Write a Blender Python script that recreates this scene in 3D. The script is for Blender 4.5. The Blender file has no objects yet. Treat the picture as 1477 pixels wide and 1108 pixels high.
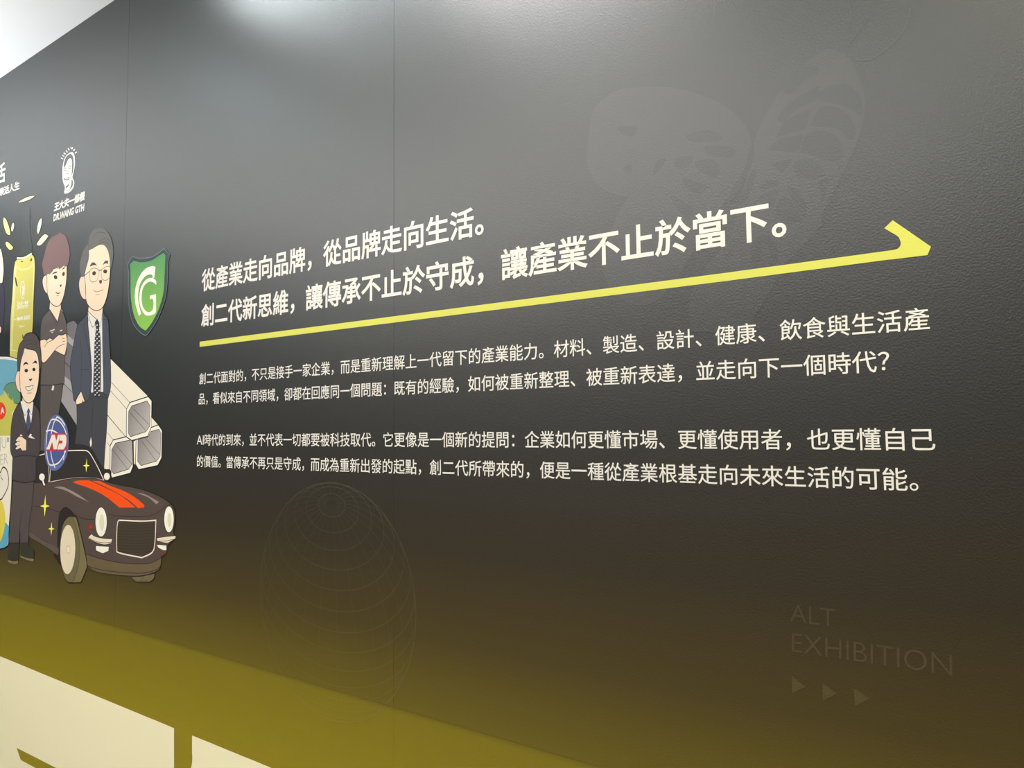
import bpy, bmesh, math
from mathutils import Vector, Matrix
from mathutils.geometry import tessellate_polygon

C = bpy.context.scene.collection
SC = bpy.context.scene

# ------------------------------------------------------------------ camera
CAM_H = 1.6                     # eye height above the floor; the mural wall is the plane y = 0, the visitor stands at y < 0
FOCAL_PX = 1043.77              # 26 mm-equivalent phone lens on a 1477 px wide frame
YAW, PITCH, ROLL = -0.608884, 0.062481, -0.009717
cam_d = bpy.data.cameras.new('camera')
cam_d.sensor_fit = 'HORIZONTAL'; cam_d.sensor_width = 36.0
cam_d.lens = 36.0 * FOCAL_PX / 1477.0
cam_d.clip_start = 0.05; cam_d.clip_end = 100
cam = bpy.data.objects.new('camera', cam_d); C.objects.link(cam)
fwd = Vector((math.sin(YAW)*math.cos(PITCH), math.cos(YAW)*math.cos(PITCH), math.sin(PITCH)))
rgt0 = Vector((math.cos(YAW), -math.sin(YAW), 0)); up0 = rgt0.cross(fwd)
rgt = rgt0*math.cos(ROLL) + up0*math.sin(ROLL); upv = -rgt0*math.sin(ROLL) + up0*math.cos(ROLL)
M = Matrix((rgt, upv, -fwd)).transposed().to_4x4(); M.translation = Vector((0, -1.1977, CAM_H))
cam.matrix_world = M
SC.camera = cam

# ------------------------------------------------------------------ light of the hall
SC.view_settings.view_transform = 'Standard'; SC.view_settings.look = 'None'
SC.view_settings.gamma = 1.0; SC.view_settings.use_curve_mapping = False
SC.view_settings.exposure = 0.0

world = bpy.data.worlds.new('hall_light'); SC.world = world; world.use_nodes = True
nt = world.node_tree; nt.nodes.clear()
wo = nt.nodes.new('ShaderNodeOutputWorld'); wb = nt.nodes.new('ShaderNodeBackground')
tc = nt.nodes.new('ShaderNodeTexCoord'); sx = nt.nodes.new('ShaderNodeSeparateXYZ')
mr = nt.nodes.new('ShaderNodeMapRange'); mx = nt.nodes.new('ShaderNodeMix'); mx.data_type = 'RGBA'
mr.inputs['From Min'].default_value = -1; mr.inputs['From Max'].default_value = 0.6
nt.links.new(tc.outputs['Generated'], sx.inputs[0]); nt.links.new(sx.outputs['X'], mr.inputs['Value'])
nt.links.new(mr.outputs['Result'], mx.inputs['Factor'])
mx.inputs['A'].default_value = (0.66, 0.92, 1.06, 1)      # cooler, brighter end of the hall
mx.inputs['B'].default_value = (0.92, 0.86, 0.76, 1)      # warmer side behind the visitor
nt.links.new(mx.outputs['Result'], wb.inputs['Color']); wb.inputs['Strength'].default_value = 0.10
nt.links.new(wb.outputs[0], wo.inputs[0])

def area(name, loc, rot, size, size_y, power, col, spread=180):
    l = bpy.data.lights.new(name, 'AREA'); l.shape = 'RECTANGLE'; l.size = size; l.size_y = size_y
    l.energy = power; l.color = col; l.spread = math.radians(spread)
    o = bpy.data.objects.new(name, l); o.location = loc; o.rotation_euler = rot; C.objects.link(o); return o
def spot(name, loc, target, power, col, angle, blend, radius):
    l = bpy.data.lights.new(name, 'SPOT'); l.energy = power; l.color = col
    l.spot_size = math.radians(angle); l.spot_blend = blend; l.shadow_soft_size = radius
    o = bpy.data.objects.new(name, l); o.location = loc
    o.rotation_euler = (Vector(target) - Vector(loc)).to_track_quat('-Z', 'Y').to_euler(); C.objects.link(o); return o

# wall-washing strips and a spot on the ceiling, then unseen upward fill lights added to brighten the white ceiling
area('ceiling_strip_lamp', (-1.75, -0.25, 3.05), (0, 0, 0), 0.7, 0.1, 6, (0.90, 0.98, 1.0))
area('ceiling_strip_lamp', (-1.05, -0.5, 3.05), (0, 0, 0), 0.7, 0.1, 16, (1.0, 0.985, 0.97))
area('ceiling_strip_lamp', (0.6, -0.5, 3.05), (0, 0, 0), 0.9, 0.1, 48, (1.0, 0.98, 0.78))
spot('ceiling_spot', (-2.6, -0.7, 3.04), (-2.6, -0.2, 1.9), 3.4, (0.70, 0.95, 1.0), 125, 0.2, 0.12)
area('ceiling_fill_light', (-2.5, -2.2, 2.1), (math.pi, 0, 0), 4.0, 1.2, 66, (1.0, 0.975, 0.95))
area('ceiling_fill_light', (-4.3, -0.8, 2.0), (math.pi, 0, 0), 2.4, 0.5, 44, (0.90, 0.96, 1.0))
area('wall_fill_light', (-2.3, -2.5, 3.05), (0, 0, 0), 5.0, 0.6, 122, (1.0, 0.965, 0.92))  # broad overhead fill, added to lift the lettering and lower wall

# ------------------------------------------------------------------ materials
def lin(c):
    c /= 255.0
    return c/12.92 if c <= 0.04045 else ((c+0.055)/1.055)**2.4
def rgb(t, k=1.0): return tuple(min(1.0, lin(v)*k) for v in t) + (1,)

def wall_base(nt):
    """printed vertical colour run of the mural: grey-green above, near-black at eye height, olive at the bottom; the lower row of panels is printed lighter"""
    g = nt.nodes.new('ShaderNodeNewGeometry'); s = nt.nodes.new('ShaderNodeSeparateXYZ')
    nt.links.new(g.outputs['Position'], s.inputs[0])
    m = nt.nodes.new('ShaderNodeMapRange'); m.inputs['From Min'].default_value = 0; m.inputs['From Max'].default_value = 3.2
    nt.links.new(s.outputs['Z'], m.inputs['Value'])
    r = nt.nodes.new('ShaderNodeValToRGB'); nt.links.new(m.outputs['Result'], r.inputs['Fac'])
    el = r.color_ramp.elements
    for i, (z, c) in enumerate(RAMP):
        e = el[i] if i < 2 else el.new(z/3.2)
        e.position = z/3.2; e.color = rgb(c)
    return r.outputs['Color']
RAMP = [(0.0, (172, 154, 0)), (0.75, (152, 135, 0)), (0.985, (128, 113, 0)), (0.9875, (108, 93, 4)), (1.15, (74, 60, 8)), (1.35, (46, 35, 10)), (1.6, (29, 26, 18)), (2.0, (20, 26, 24)), (3.1, (20, 27, 26))]

def finish(nt, col, rough=0.42, spec=0.5, bump=0.05):
    b = nt.nodes.new('ShaderNodeBsdfPrincipled'); o = nt.nodes.new('ShaderNodeOutputMaterial')
    nt.links.new(b.outputs[0], o.inputs[0])
    if isinstance(col, tuple): b.inputs['Base Color'].default_value = col
    else: nt.links.new(col, b.inputs['Base Color'])
    b.inputs['Roughness'].default_value = rough; b.inputs['Specular IOR Level'].default_value = spec
    if bump:
        g = nt.nodes.new('ShaderNodeNewGeometry')
        n = nt.nodes.new('ShaderNodeTexNoise'); n.inputs['Scale'].default_value = 330; n.inputs['Detail'].default_value = 3
        u = nt.nodes.new('ShaderNodeBump'); u.inputs['Strength'].default_value = bump; u.inputs['Distance'].default_value = 0.002
        nt.links.new(g.outputs['Position'], n.inputs['Vector']); nt.links.new(n.outputs['Fac'], u.inputs['Height']); nt.links.new(u.outputs[0], b.inputs['Normal'])
    return b
def new_mat(name):
    m = bpy.data.materials.new(name); m.use_nodes = True; m.node_tree.nodes.clear(); return m
WALL_ROUGH = 0.40; WALL_SPEC = 1.0
def wall_mat(name, lift=0.0, lift_col=(150, 150, 140)):
    m = new_mat(name); nt = m.node_tree; c = wall_base(nt)
    if lift:
        x = nt.nodes.new('ShaderNodeMix'); x.data_type = 'RGBA'; x.inputs['Factor'].default_value = lift
        nt.links.new(c, x.inputs['A']); x.inputs['B'].default_value = rgb(lift_col); c = x.outputs['Result']
    finish(nt, c, WALL_ROUGH, WALL_SPEC, 0.18); return m
def grad_mat(name, a, b, z0, z1, x0, x1):
    """two printed inks blended along a diagonal of the wall"""
    m = new_mat(name); nt = m.node_tree
    g = nt.nodes.new('ShaderNodeNewGeometry'); d = nt.nodes.new('ShaderNodeVectorMath'); d.operation = 'DOT_PRODUCT'
    k = Vector((x1-x0, 0, z1-z0)); L = k.length_squared; k /= L
    d.inputs[1].default_value = k; nt.links.new(g.outputs['Position'], d.inputs[0])
    s = nt.nodes.new('ShaderNodeMath'); s.operation = 'SUBTRACT'; s.use_clamp = True; s.inputs[1].default_value = k.x*x0 + k.z*z0
    nt.links.new(d.outputs['Value'], s.inputs[0])
    x = nt.nodes.new('ShaderNodeMix'); x.data_type = 'RGBA'; nt.links.new(s.outputs[0], x.inputs['Factor'])
    x.inputs['A'].default_value = rgb(a); x.inputs['B'].default_value = rgb(b)
    finish(nt, x.outputs['Result'], 0.5, 0.3, 0.05); return m
INK = dict(
    white=(230,225,214), line=(38,34,34), wall=None, faint=None, faint2=None, faint3=None, faintx=None,
    pale=(238,236,190), leaf=(228,220,138), leafline=(60,64,32), neck=None, bottle=(202,191,98), bottle2=(218,212,138),
    skin=(246,218,186), ear=(248,208,182), earline=(190,140,120), plum=(48,42,60), dark=(48,38,34), brow=(70,58,52), redhair=(124,94,92),
    shirt1=(96,87,82), trouser1=(90,82,77), navy=(76,79,88), navytr=(68,68,72), tie=(44,44,54), white2=(232,228,218), greyhair=(100,97,93), glass=(150,124,100),
    cream=(238,228,206), cream2=(244,236,216), cream3=(240,230,204), grey1=(116,112,114), grey2=(158,153,152), grey3=(172,167,166), bore=(158,152,148),
    pblue=(110,166,184), pblue2=(92,172,196), pgreen=(98,142,112), pyellow=(198,192,86), red=(226,62,30), ptext=(172,172,160), lemon=(226,208,78),
    roof=(44,40,38), window=(52,46,42), trim=(240,228,208), trimw=(244,236,222), arch=(46,36,32), brown=(86,72,64), brown2=(98,84,72), valance=(108,92,66), hilite=(152,136,126),
    orange=(250,82,10), tyre=(112,102,70), tread=(124,114,74), hub=(232,216,182), lamp=(248,242,222), lamp2=(226,222,186), bump=(236,220,190), signal=(136,54,28), signal2=(166,66,24),
    grille=(70,60,46), slat=(52,44,34), eblue=(80,92,148), eblue2=(98,112,164), ered=(196,52,66), spark=(250,244,100),
    shoe=(58,54,42), sole=(128,118,80), suit=(76,67,67), suit2=(86,75,71), tie2=(78,80,106), brownhair=(84,75,70),
    shieldedge=(48,66,66), shieldline=(112,126,128), shield=(98,164,84), bigcream=(255,245,202), yellow=(212,210,92))
MATS = {}
def mat(k):
    if k not in MATS:
        if k == 'wall': MATS[k] = wall_mat('mural_print')
        elif k.startswith('faint') or k == 'neck':
            MATS[k] = wall_mat('mural_print_'+k, {'faint': .031, 'faint2': .04, 'faint3': .058, 'faintx': .095, 'neck': .05}[k], {'faintx': (170,150,110), 'faint2': (205,200,150), 'faint3': (205,200,150), 'neck': (70,130,105)}.get(k, (150,150,140)))
        elif k == 'shield': MATS[k] = grad_mat('ink_shield', (78,146,84), (140,192,78), 2.15, 1.93, -2.235, -2.235)
        elif k == 'bore': MATS[k] = None
        else:
            m = new_mat('ink_'+k); finish(m.node_tree, rgb(INK[k]), 0.5, 0.3, 0.06); MATS[k] = m
    return MATS[k]

# ------------------------------------------------------------------ helpers
def link(name, me, parent=None):
    o = bpy.data.objects.new(name, me); C.objects.link(o); o.parent = parent; return o
def box(name, lo, hi, m, parent=None, bevel=0.0):
    bm = bmesh.new(); bmesh.ops.create_cube(bm, size=1)
    for v in bm.verts: v.co = Vector([lo[i] + (v.co[i]+.5)*(hi[i]-lo[i]) for i in range(3)])
    if bevel: bmesh.ops.bevel(bm, geom=bm.edges[:], offset=bevel, segments=2, affect='EDGES')
    me = bpy.data.meshes.new(name); bm.to_mesh(me); bm.free(); me.materials.append(m); return link(name, me, parent)
def structure(o): o['kind'] = 'structure'; return o
class Ink:
    """collects printed shapes that lie on the wall into ONE mesh"""
    def __init__(s): s.v, s.f, s.mi, s.mats = [], [], [], []
    def slot(s, k):
        m = mat(k) if isinstance(k, str) else k
        if m not in s.mats: s.mats.append(m)
        return s.mats.index(m)
    def add(s, pts, faces, k, y):
        b = len(s.v); s.v += [(x, y, z) for x, z in pts]; i = s.slot(k)
        for f in faces:
            a, c, d = (pts[j] for j in f[:3])
            if (c[0]-a[0])*(d[1]-a[1]) - (c[1]-a[1])*(d[0]-a[0]) < 0: f = tuple(reversed(f))
            s.f.append(tuple(b+j for j in f)); s.mi.append(i)
    def poly(s, pts, k, y):
        tri = tessellate_polygon([[Vector((x, z, 0)) for x, z in pts]])
        s.add(pts, [tuple(t) for t in tri], k, y)
    def ribbon(s, pts, w, k, y, closed):
        n = len(pts); L = []; R = []
        for i in range(n):
            a = pts[i-1] if (closed or i) else pts[i]; b = pts[(i+1) % n] if (closed or i < n-1) else pts[i]
            p = pts[i]; d1 = Vector((p[0]-a[0], p[1]-a[1])); d2 = Vector((b[0]-p[0], b[1]-p[1]))
            if d1.length: d1.normalize()
            if d2.length: d2.normalize()
            t = d1 + d2
            t = t.normalized() if t.length > 1e-6 else d2
            c = max(.55, t.dot(d2) if d2.length else t.dot(d1)); h = w/2/c
            L.append((p[0]-t.y*h, p[1]+t.x*h)); R.append((p[0]+t.y*h, p[1]-t.x*h))
        f = [(i, (i+1) % n, n+(i+1) % n, n+i) for i in range(n if closed else n-1)]
        s.add(L+R, f, k, y)
    def build(s, name, parent):
        me = bpy.data.meshes.new(name); me.from_pydata(s.v, [], s.f)
        for m in s.mats: me.materials.append(m)
        me.polygons.foreach_set('material_index', s.mi); me.update(); return link(name, me, parent)
def parse(t):
    return [(float(a.split(',')[0])/1e4, float(a.rstrip('c').split(',')[1])/1e4, a.endswith('c')) for a in t.split()]
def smooth(P, closed, n=5):
    """Catmull-Rom through the outline; points marked c are sharp corners"""
    m = len(P); out = []
    for i in range(m if closed else m-1):
        p1, p2 = P[i], P[(i+1) % m]; out.append(p1[:2])
        if p1[2] and p2[2]: continue
        p0 = p1 if p1[2] or (not closed and i == 0) else P[i-1]
        p3 = p2 if p2[2] or (not closed and i == m-2) else P[(i+2) % m]
        for j in range(1, n):
            t = j/n; q = []
            for c in (0, 1):
                a, b, d, e = p0[c], p1[c], p2[c], p3[c]
                q.append(.5*((2*b) + (d-a)*t + (2*a-5*b+4*d-e)*t*t + (3*b-a-3*d+e)*t**3))
            out.append(tuple(q))
    if not closed: out.append(P[-1][:2])
    return out
TEXT_LAYER = 75
BOLD_H, BOLD_B = 0.02, 0.006
GL = {}
def glyphs(txt, bold=0.0, res=3):
    key = (txt, bold, res)
    if key not in GL:
        cu = bpy.data.curves.new('glyph', 'FONT'); cu.body = txt; cu.size = 1; cu.offset = min(bold, 0); cu.resolution_u = res
        o = bpy.data.objects.new('glyph', cu); C.objects.link(o); bpy.context.view_layer.update()
        me = o.to_mesh(); vs = [(v.co.x, v.co.y) for v in me.vertices]; fs = [tuple(p.vertices) for p in me.polygons]
        if bold > 0:                                  # heavier weight: every contour of the glyph moves outward
            cnt = {}
            for f in fs:
                for a, b in zip(f, f[1:]+f[:1]): cnt.setdefault((min(a, b), max(a, b)), []).append((a, b))
            nrm = {}
            for e in cnt.values():
                if len(e) == 1:
                    (a, b), = e; d = Vector((vs[b][0]-vs[a][0], vs[b][1]-vs[a][1]))
                    if d.length > 1e-6:
                        d.normalize(); n = Vector((d.y, -d.x)); nrm.setdefault(a, []).append(n); nrm.setdefault(b, []).append(n)
            out = list(vs)
            for i, ns in nrm.items():
                n = sum(ns, Vector((0, 0)))
                if n.length > 1e-6:
                    n.normalize(); k = bold/max(.6, n.dot(ns[0])); out[i] = (vs[i][0]+n.x*k, vs[i][1]+n.y*k)
            vs = out
        GL[key] = (vs, fs)
        o.to_mesh_clear(); bpy.data.objects.remove(o); bpy.data.curves.remove(cu)
    return GL[key]
STEP = 3e-6
def draw(ink, kind, col, n, data):
    y = -n*STEP
    if kind == 'F':
        P = smooth(parse(data), True)
        if col == 'bore':
            xs = [p[0] for p in P]; zs = [p[1] for p in P]
            col = grad_mat('ink_tube_bore', (122,116,114), (196,188,180), max(zs), min(zs), min(xs), max(xs))
        ink.poly(P, col, y)
    elif kind in 'SC':
        w, d = data.split('|'); ink.ribbon(smooth(parse(d), kind == 'C'), float(w)/1e4, col, y, kind == 'C')
    else:
        bold, txt, d = data.split('|'); o, u, v = parse(d); vs, fs = glyphs(txt, float(bold))
        x0, x1 = min(p[0] for p in vs), max(p[0] for p in vs); z0, z1 = min(p[1] for p in vs), max(p[1] for p in vs)
        pts = []
        for a, b in vs:
            a = (a-x0)/(x1-x0); b = (b-z0)/(z1-z0)
            pts.append((o[0]+(u[0]-o[0])*a+(v[0]-o[0])*b, o[1]+(u[1]-o[1])*a+(v[1]-o[1])*b))
        ink.add(pts, fs, col, y)
def thing(name, label, cat, loc, group=None):
    o = bpy.data.objects.new(name, None); o.empty_display_size = .05; o.location = loc; C.objects.link(o)
    o['label'] = label; o['category'] = cat
    if group: o['group'] = group
    return o
def place(o, root, bpos=None):
    """parent keeps its place: mesh coordinates are shifted into the parent's space"""
    for v in o.data.vertices: v.co -= bpos
    o.data.update()

# ------------------------------------------------------------------ the hall
MURAL = mat('wall')
TOP = 3.091
XS = [-8.5, -7.284, -6.06, -4.836, -3.612, -2.388, -1.164, 0.060, 1.284, 2.508]
for i in range(len(XS)-1):
    for z0, z1 in ((0.0, 0.986), (0.9864, TOP)):
        structure(box('wall_back', (XS[i]+.0002, 0.0003, z0), (XS[i+1]-.0002, 0.03, z1), MURAL))
for x in (-2.388, -1.164):       # overlapping edge of the printed film at each joint
    structure(box('trim_1' if x < -2 else 'trim_2', (x-.036, 0.0001, 0.9864), (x-.0006, 0.0003, TOP), MURAL))
m = new_mat('white_ceiling'); b = finish(m.node_tree, rgb((254,252,250)), .9, .2, 0)
structure(box('ceiling', (-8.5, -4.5, TOP), (2.508, 0.03, TOP+.08), m))
m = new_mat('floor_grey'); nt = m.node_tree
n = nt.nodes.new('ShaderNodeTexNoise'); n.inputs['Scale'].default_value = 9; r = nt.nodes.new('ShaderNodeValToRGB')
r.color_ramp.elements[0].color = rgb((66,64,62)); r.color_ramp.elements[1].color = rgb((82,80,78)); nt.links.new(n.outputs['Fac'], r.inputs['Fac'])
finish(nt, r.outputs['Color'], .5, .4, 0)
structure(box('floor', (-8.5, -4.5, -.08), (2.508, 0.03, 0), m))

# ------------------------------------------------------------------ heading and paragraph lettering
def interp(tab, x):
    if x <= tab[0][0]: return tab[0][1]
    for (a, b), (c, d) in zip(tab, tab[1:]):
        if x <= c: return b + (d-b)*(x-a)/(c-a)
    return tab[-1][1]
# small departures of the print from an even pitch, in metres along the wall
DRIFT = {"H": [[-1.89, 0.0102], [-1.799, 0.0052], [-1.686, 0.0035], [-1.595, 0.0007], [-1.471, -0.0027], [-1.37, -0.0043], [-1.301, -0.0041], [-1.234, -0.0041], [-1.166, -0.0057], [-1.098, -0.0048], [-1.03, -0.0017], [-0.963, 0.0001], [-0.793, 0.0003], [-0.657, 0.0011], [-0.522, 0.0017], [-0.386, 0.0014]], "B3": [[-1.809, 0.0046], [-1.441, -0.002], [-1.205, -0.0026], [-0.944, 0.0015], [-0.742, 0.0008], [-0.565, 0.001], [-0.411, 0.0015], [-0.257, 0.0007], [-0.15, -0.0005]], "B6": [[-1.714, -0.0015], [-1.228, -0.0034], [-0.944, 0.0012], [-0.707, 0.0003], [-0.47, 0.0004], [-0.381, 0.0004], [-0.31, 0.0004], [-0.239, -0.0012], [-0.168, -0.0022]], "B5": [[-1.873, -0.0017], [-1.767, -0.0048], [-0.771, 0.0006], [-0.701, 0.0005], [-0.629, 0.0004], [-0.416, 0.0007], [-0.203, 0.0004], [-0.131, -0.0009]], "BM": [[-1.791, 0.0019], [-1.335, -0.0032], [-1.069, -0.0007], [-0.831, 0.0013], [-0.63, 0.0003], [-0.449, 0.0011], [-0.349, 0.0008], [-0.249, -0.0002], [-0.157, -0.0012]]}
def char_shape(ch, bold, x0, z0, s, drift, tilt, stretch=1.0):
    vs, fs = glyphs(ch, bold)
    out = []
    for a, b in vs:
        x = x0 + s*a; z = z0 + s*b
        out.append((x + interp(DRIFT[drift], x), z + interp(tilt, x)))
    return out, fs
FLAT = [(-2, 0.0), (0, 0.0)]
PITCH_H = 0.0678; X_H = -1.94571; PITCH_B = 0.03555; X_B = -1.94509
def heading(txt, z, label, tilt):
    root = thing('heading_line', label, 'heading', (X_H, 0, z))
    for i, ch in enumerate(txt):
        ik = Ink(); p, f = char_shape(ch, BOLD_H, X_H+PITCH_H*i, z, PITCH_H, 'H', tilt)
        ik.add(p, f, 'white', -TEXT_LAYER*STEP); o = ik.build('character' if ch not in '，。' else 'punctuation_mark', root); place(o, root, root.location)
def paragraph(txt, z, label, drift, tilt, lead=''):
    root = thing('paragraph_line', label, 'text line', (X_B, 0, z)); ik = Ink(); x = X_B
    if lead:
        vs, fs = glyphs(lead, BOLD_B); k = .0345/max(a for a, b in vs)
        ik.add([(x + interp(DRIFT[drift], x) + a*k, z + interp(tilt, x) + b*PITCH_B*1.05) for a, b in vs], fs, 'white', -TEXT_LAYER*STEP); x = -1.90883
    for i, ch in enumerate(txt):
        p, f = char_shape(ch, BOLD_B, x+PITCH_B*i, z, PITCH_B, drift, tilt); ik.add(p, f, 'white', -TEXT_LAYER*STEP)
        if ch in '，。、：？' or i == len(txt)-1:                     # one clause ends at its punctuation mark
            o = ik.build('clause_lettering', root); place(o, root, root.location); ik = Ink()
heading('從產業走向品牌，從品牌走向生活。', 0.41550+CAM_H, 'upper, shorter line of the big bold white heading above the yellow arrow', FLAT)
heading('創二代新思維，讓傳承不止於守成，讓產業不止於當下。', 0.31211+CAM_H, 'lower, longer line of the big bold white heading just above the yellow arrow', FLAT)
paragraph('創二代面對的，不只是接手一家企業，而是重新理解上一代留下的產業能力。材料、製造、設計、健康、飲食與生活產', 0.14093+CAM_H, 'topmost thin white paragraph line directly under the yellow arrow', 'B3', FLAT)
paragraph('品，看似來自不同領域，卻都在回應同一個問題：既有的經驗，如何被重新整理、被重新表達，並走向下一個時代？', 0.08266+CAM_H, 'second thin white paragraph line, the one ending in a question mark', 'BM', FLAT)
paragraph('時代的到來，並不代表一切都要被科技取代。它更像是一個新的提問：企業如何更懂市場、更懂使用者，也更懂自己', -0.03403+CAM_H, 'thin white paragraph line that starts with the capital letters AI', 'B5', [(-1.95, -.001), (-.13, .0005)], 'AI')
paragraph('的價值。當傳承不再只是守成，而成為重新出發的起點，創二代所帶來的，便是一種從產業根基走向未來生活的可能。', -0.09301+CAM_H, 'lowest thin white paragraph line, right above the faint wireframe globe', 'B6', [(-1.95, -.0036), (-1.2, -.002), (-.7, 0), (-.16, .0009)])

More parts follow.
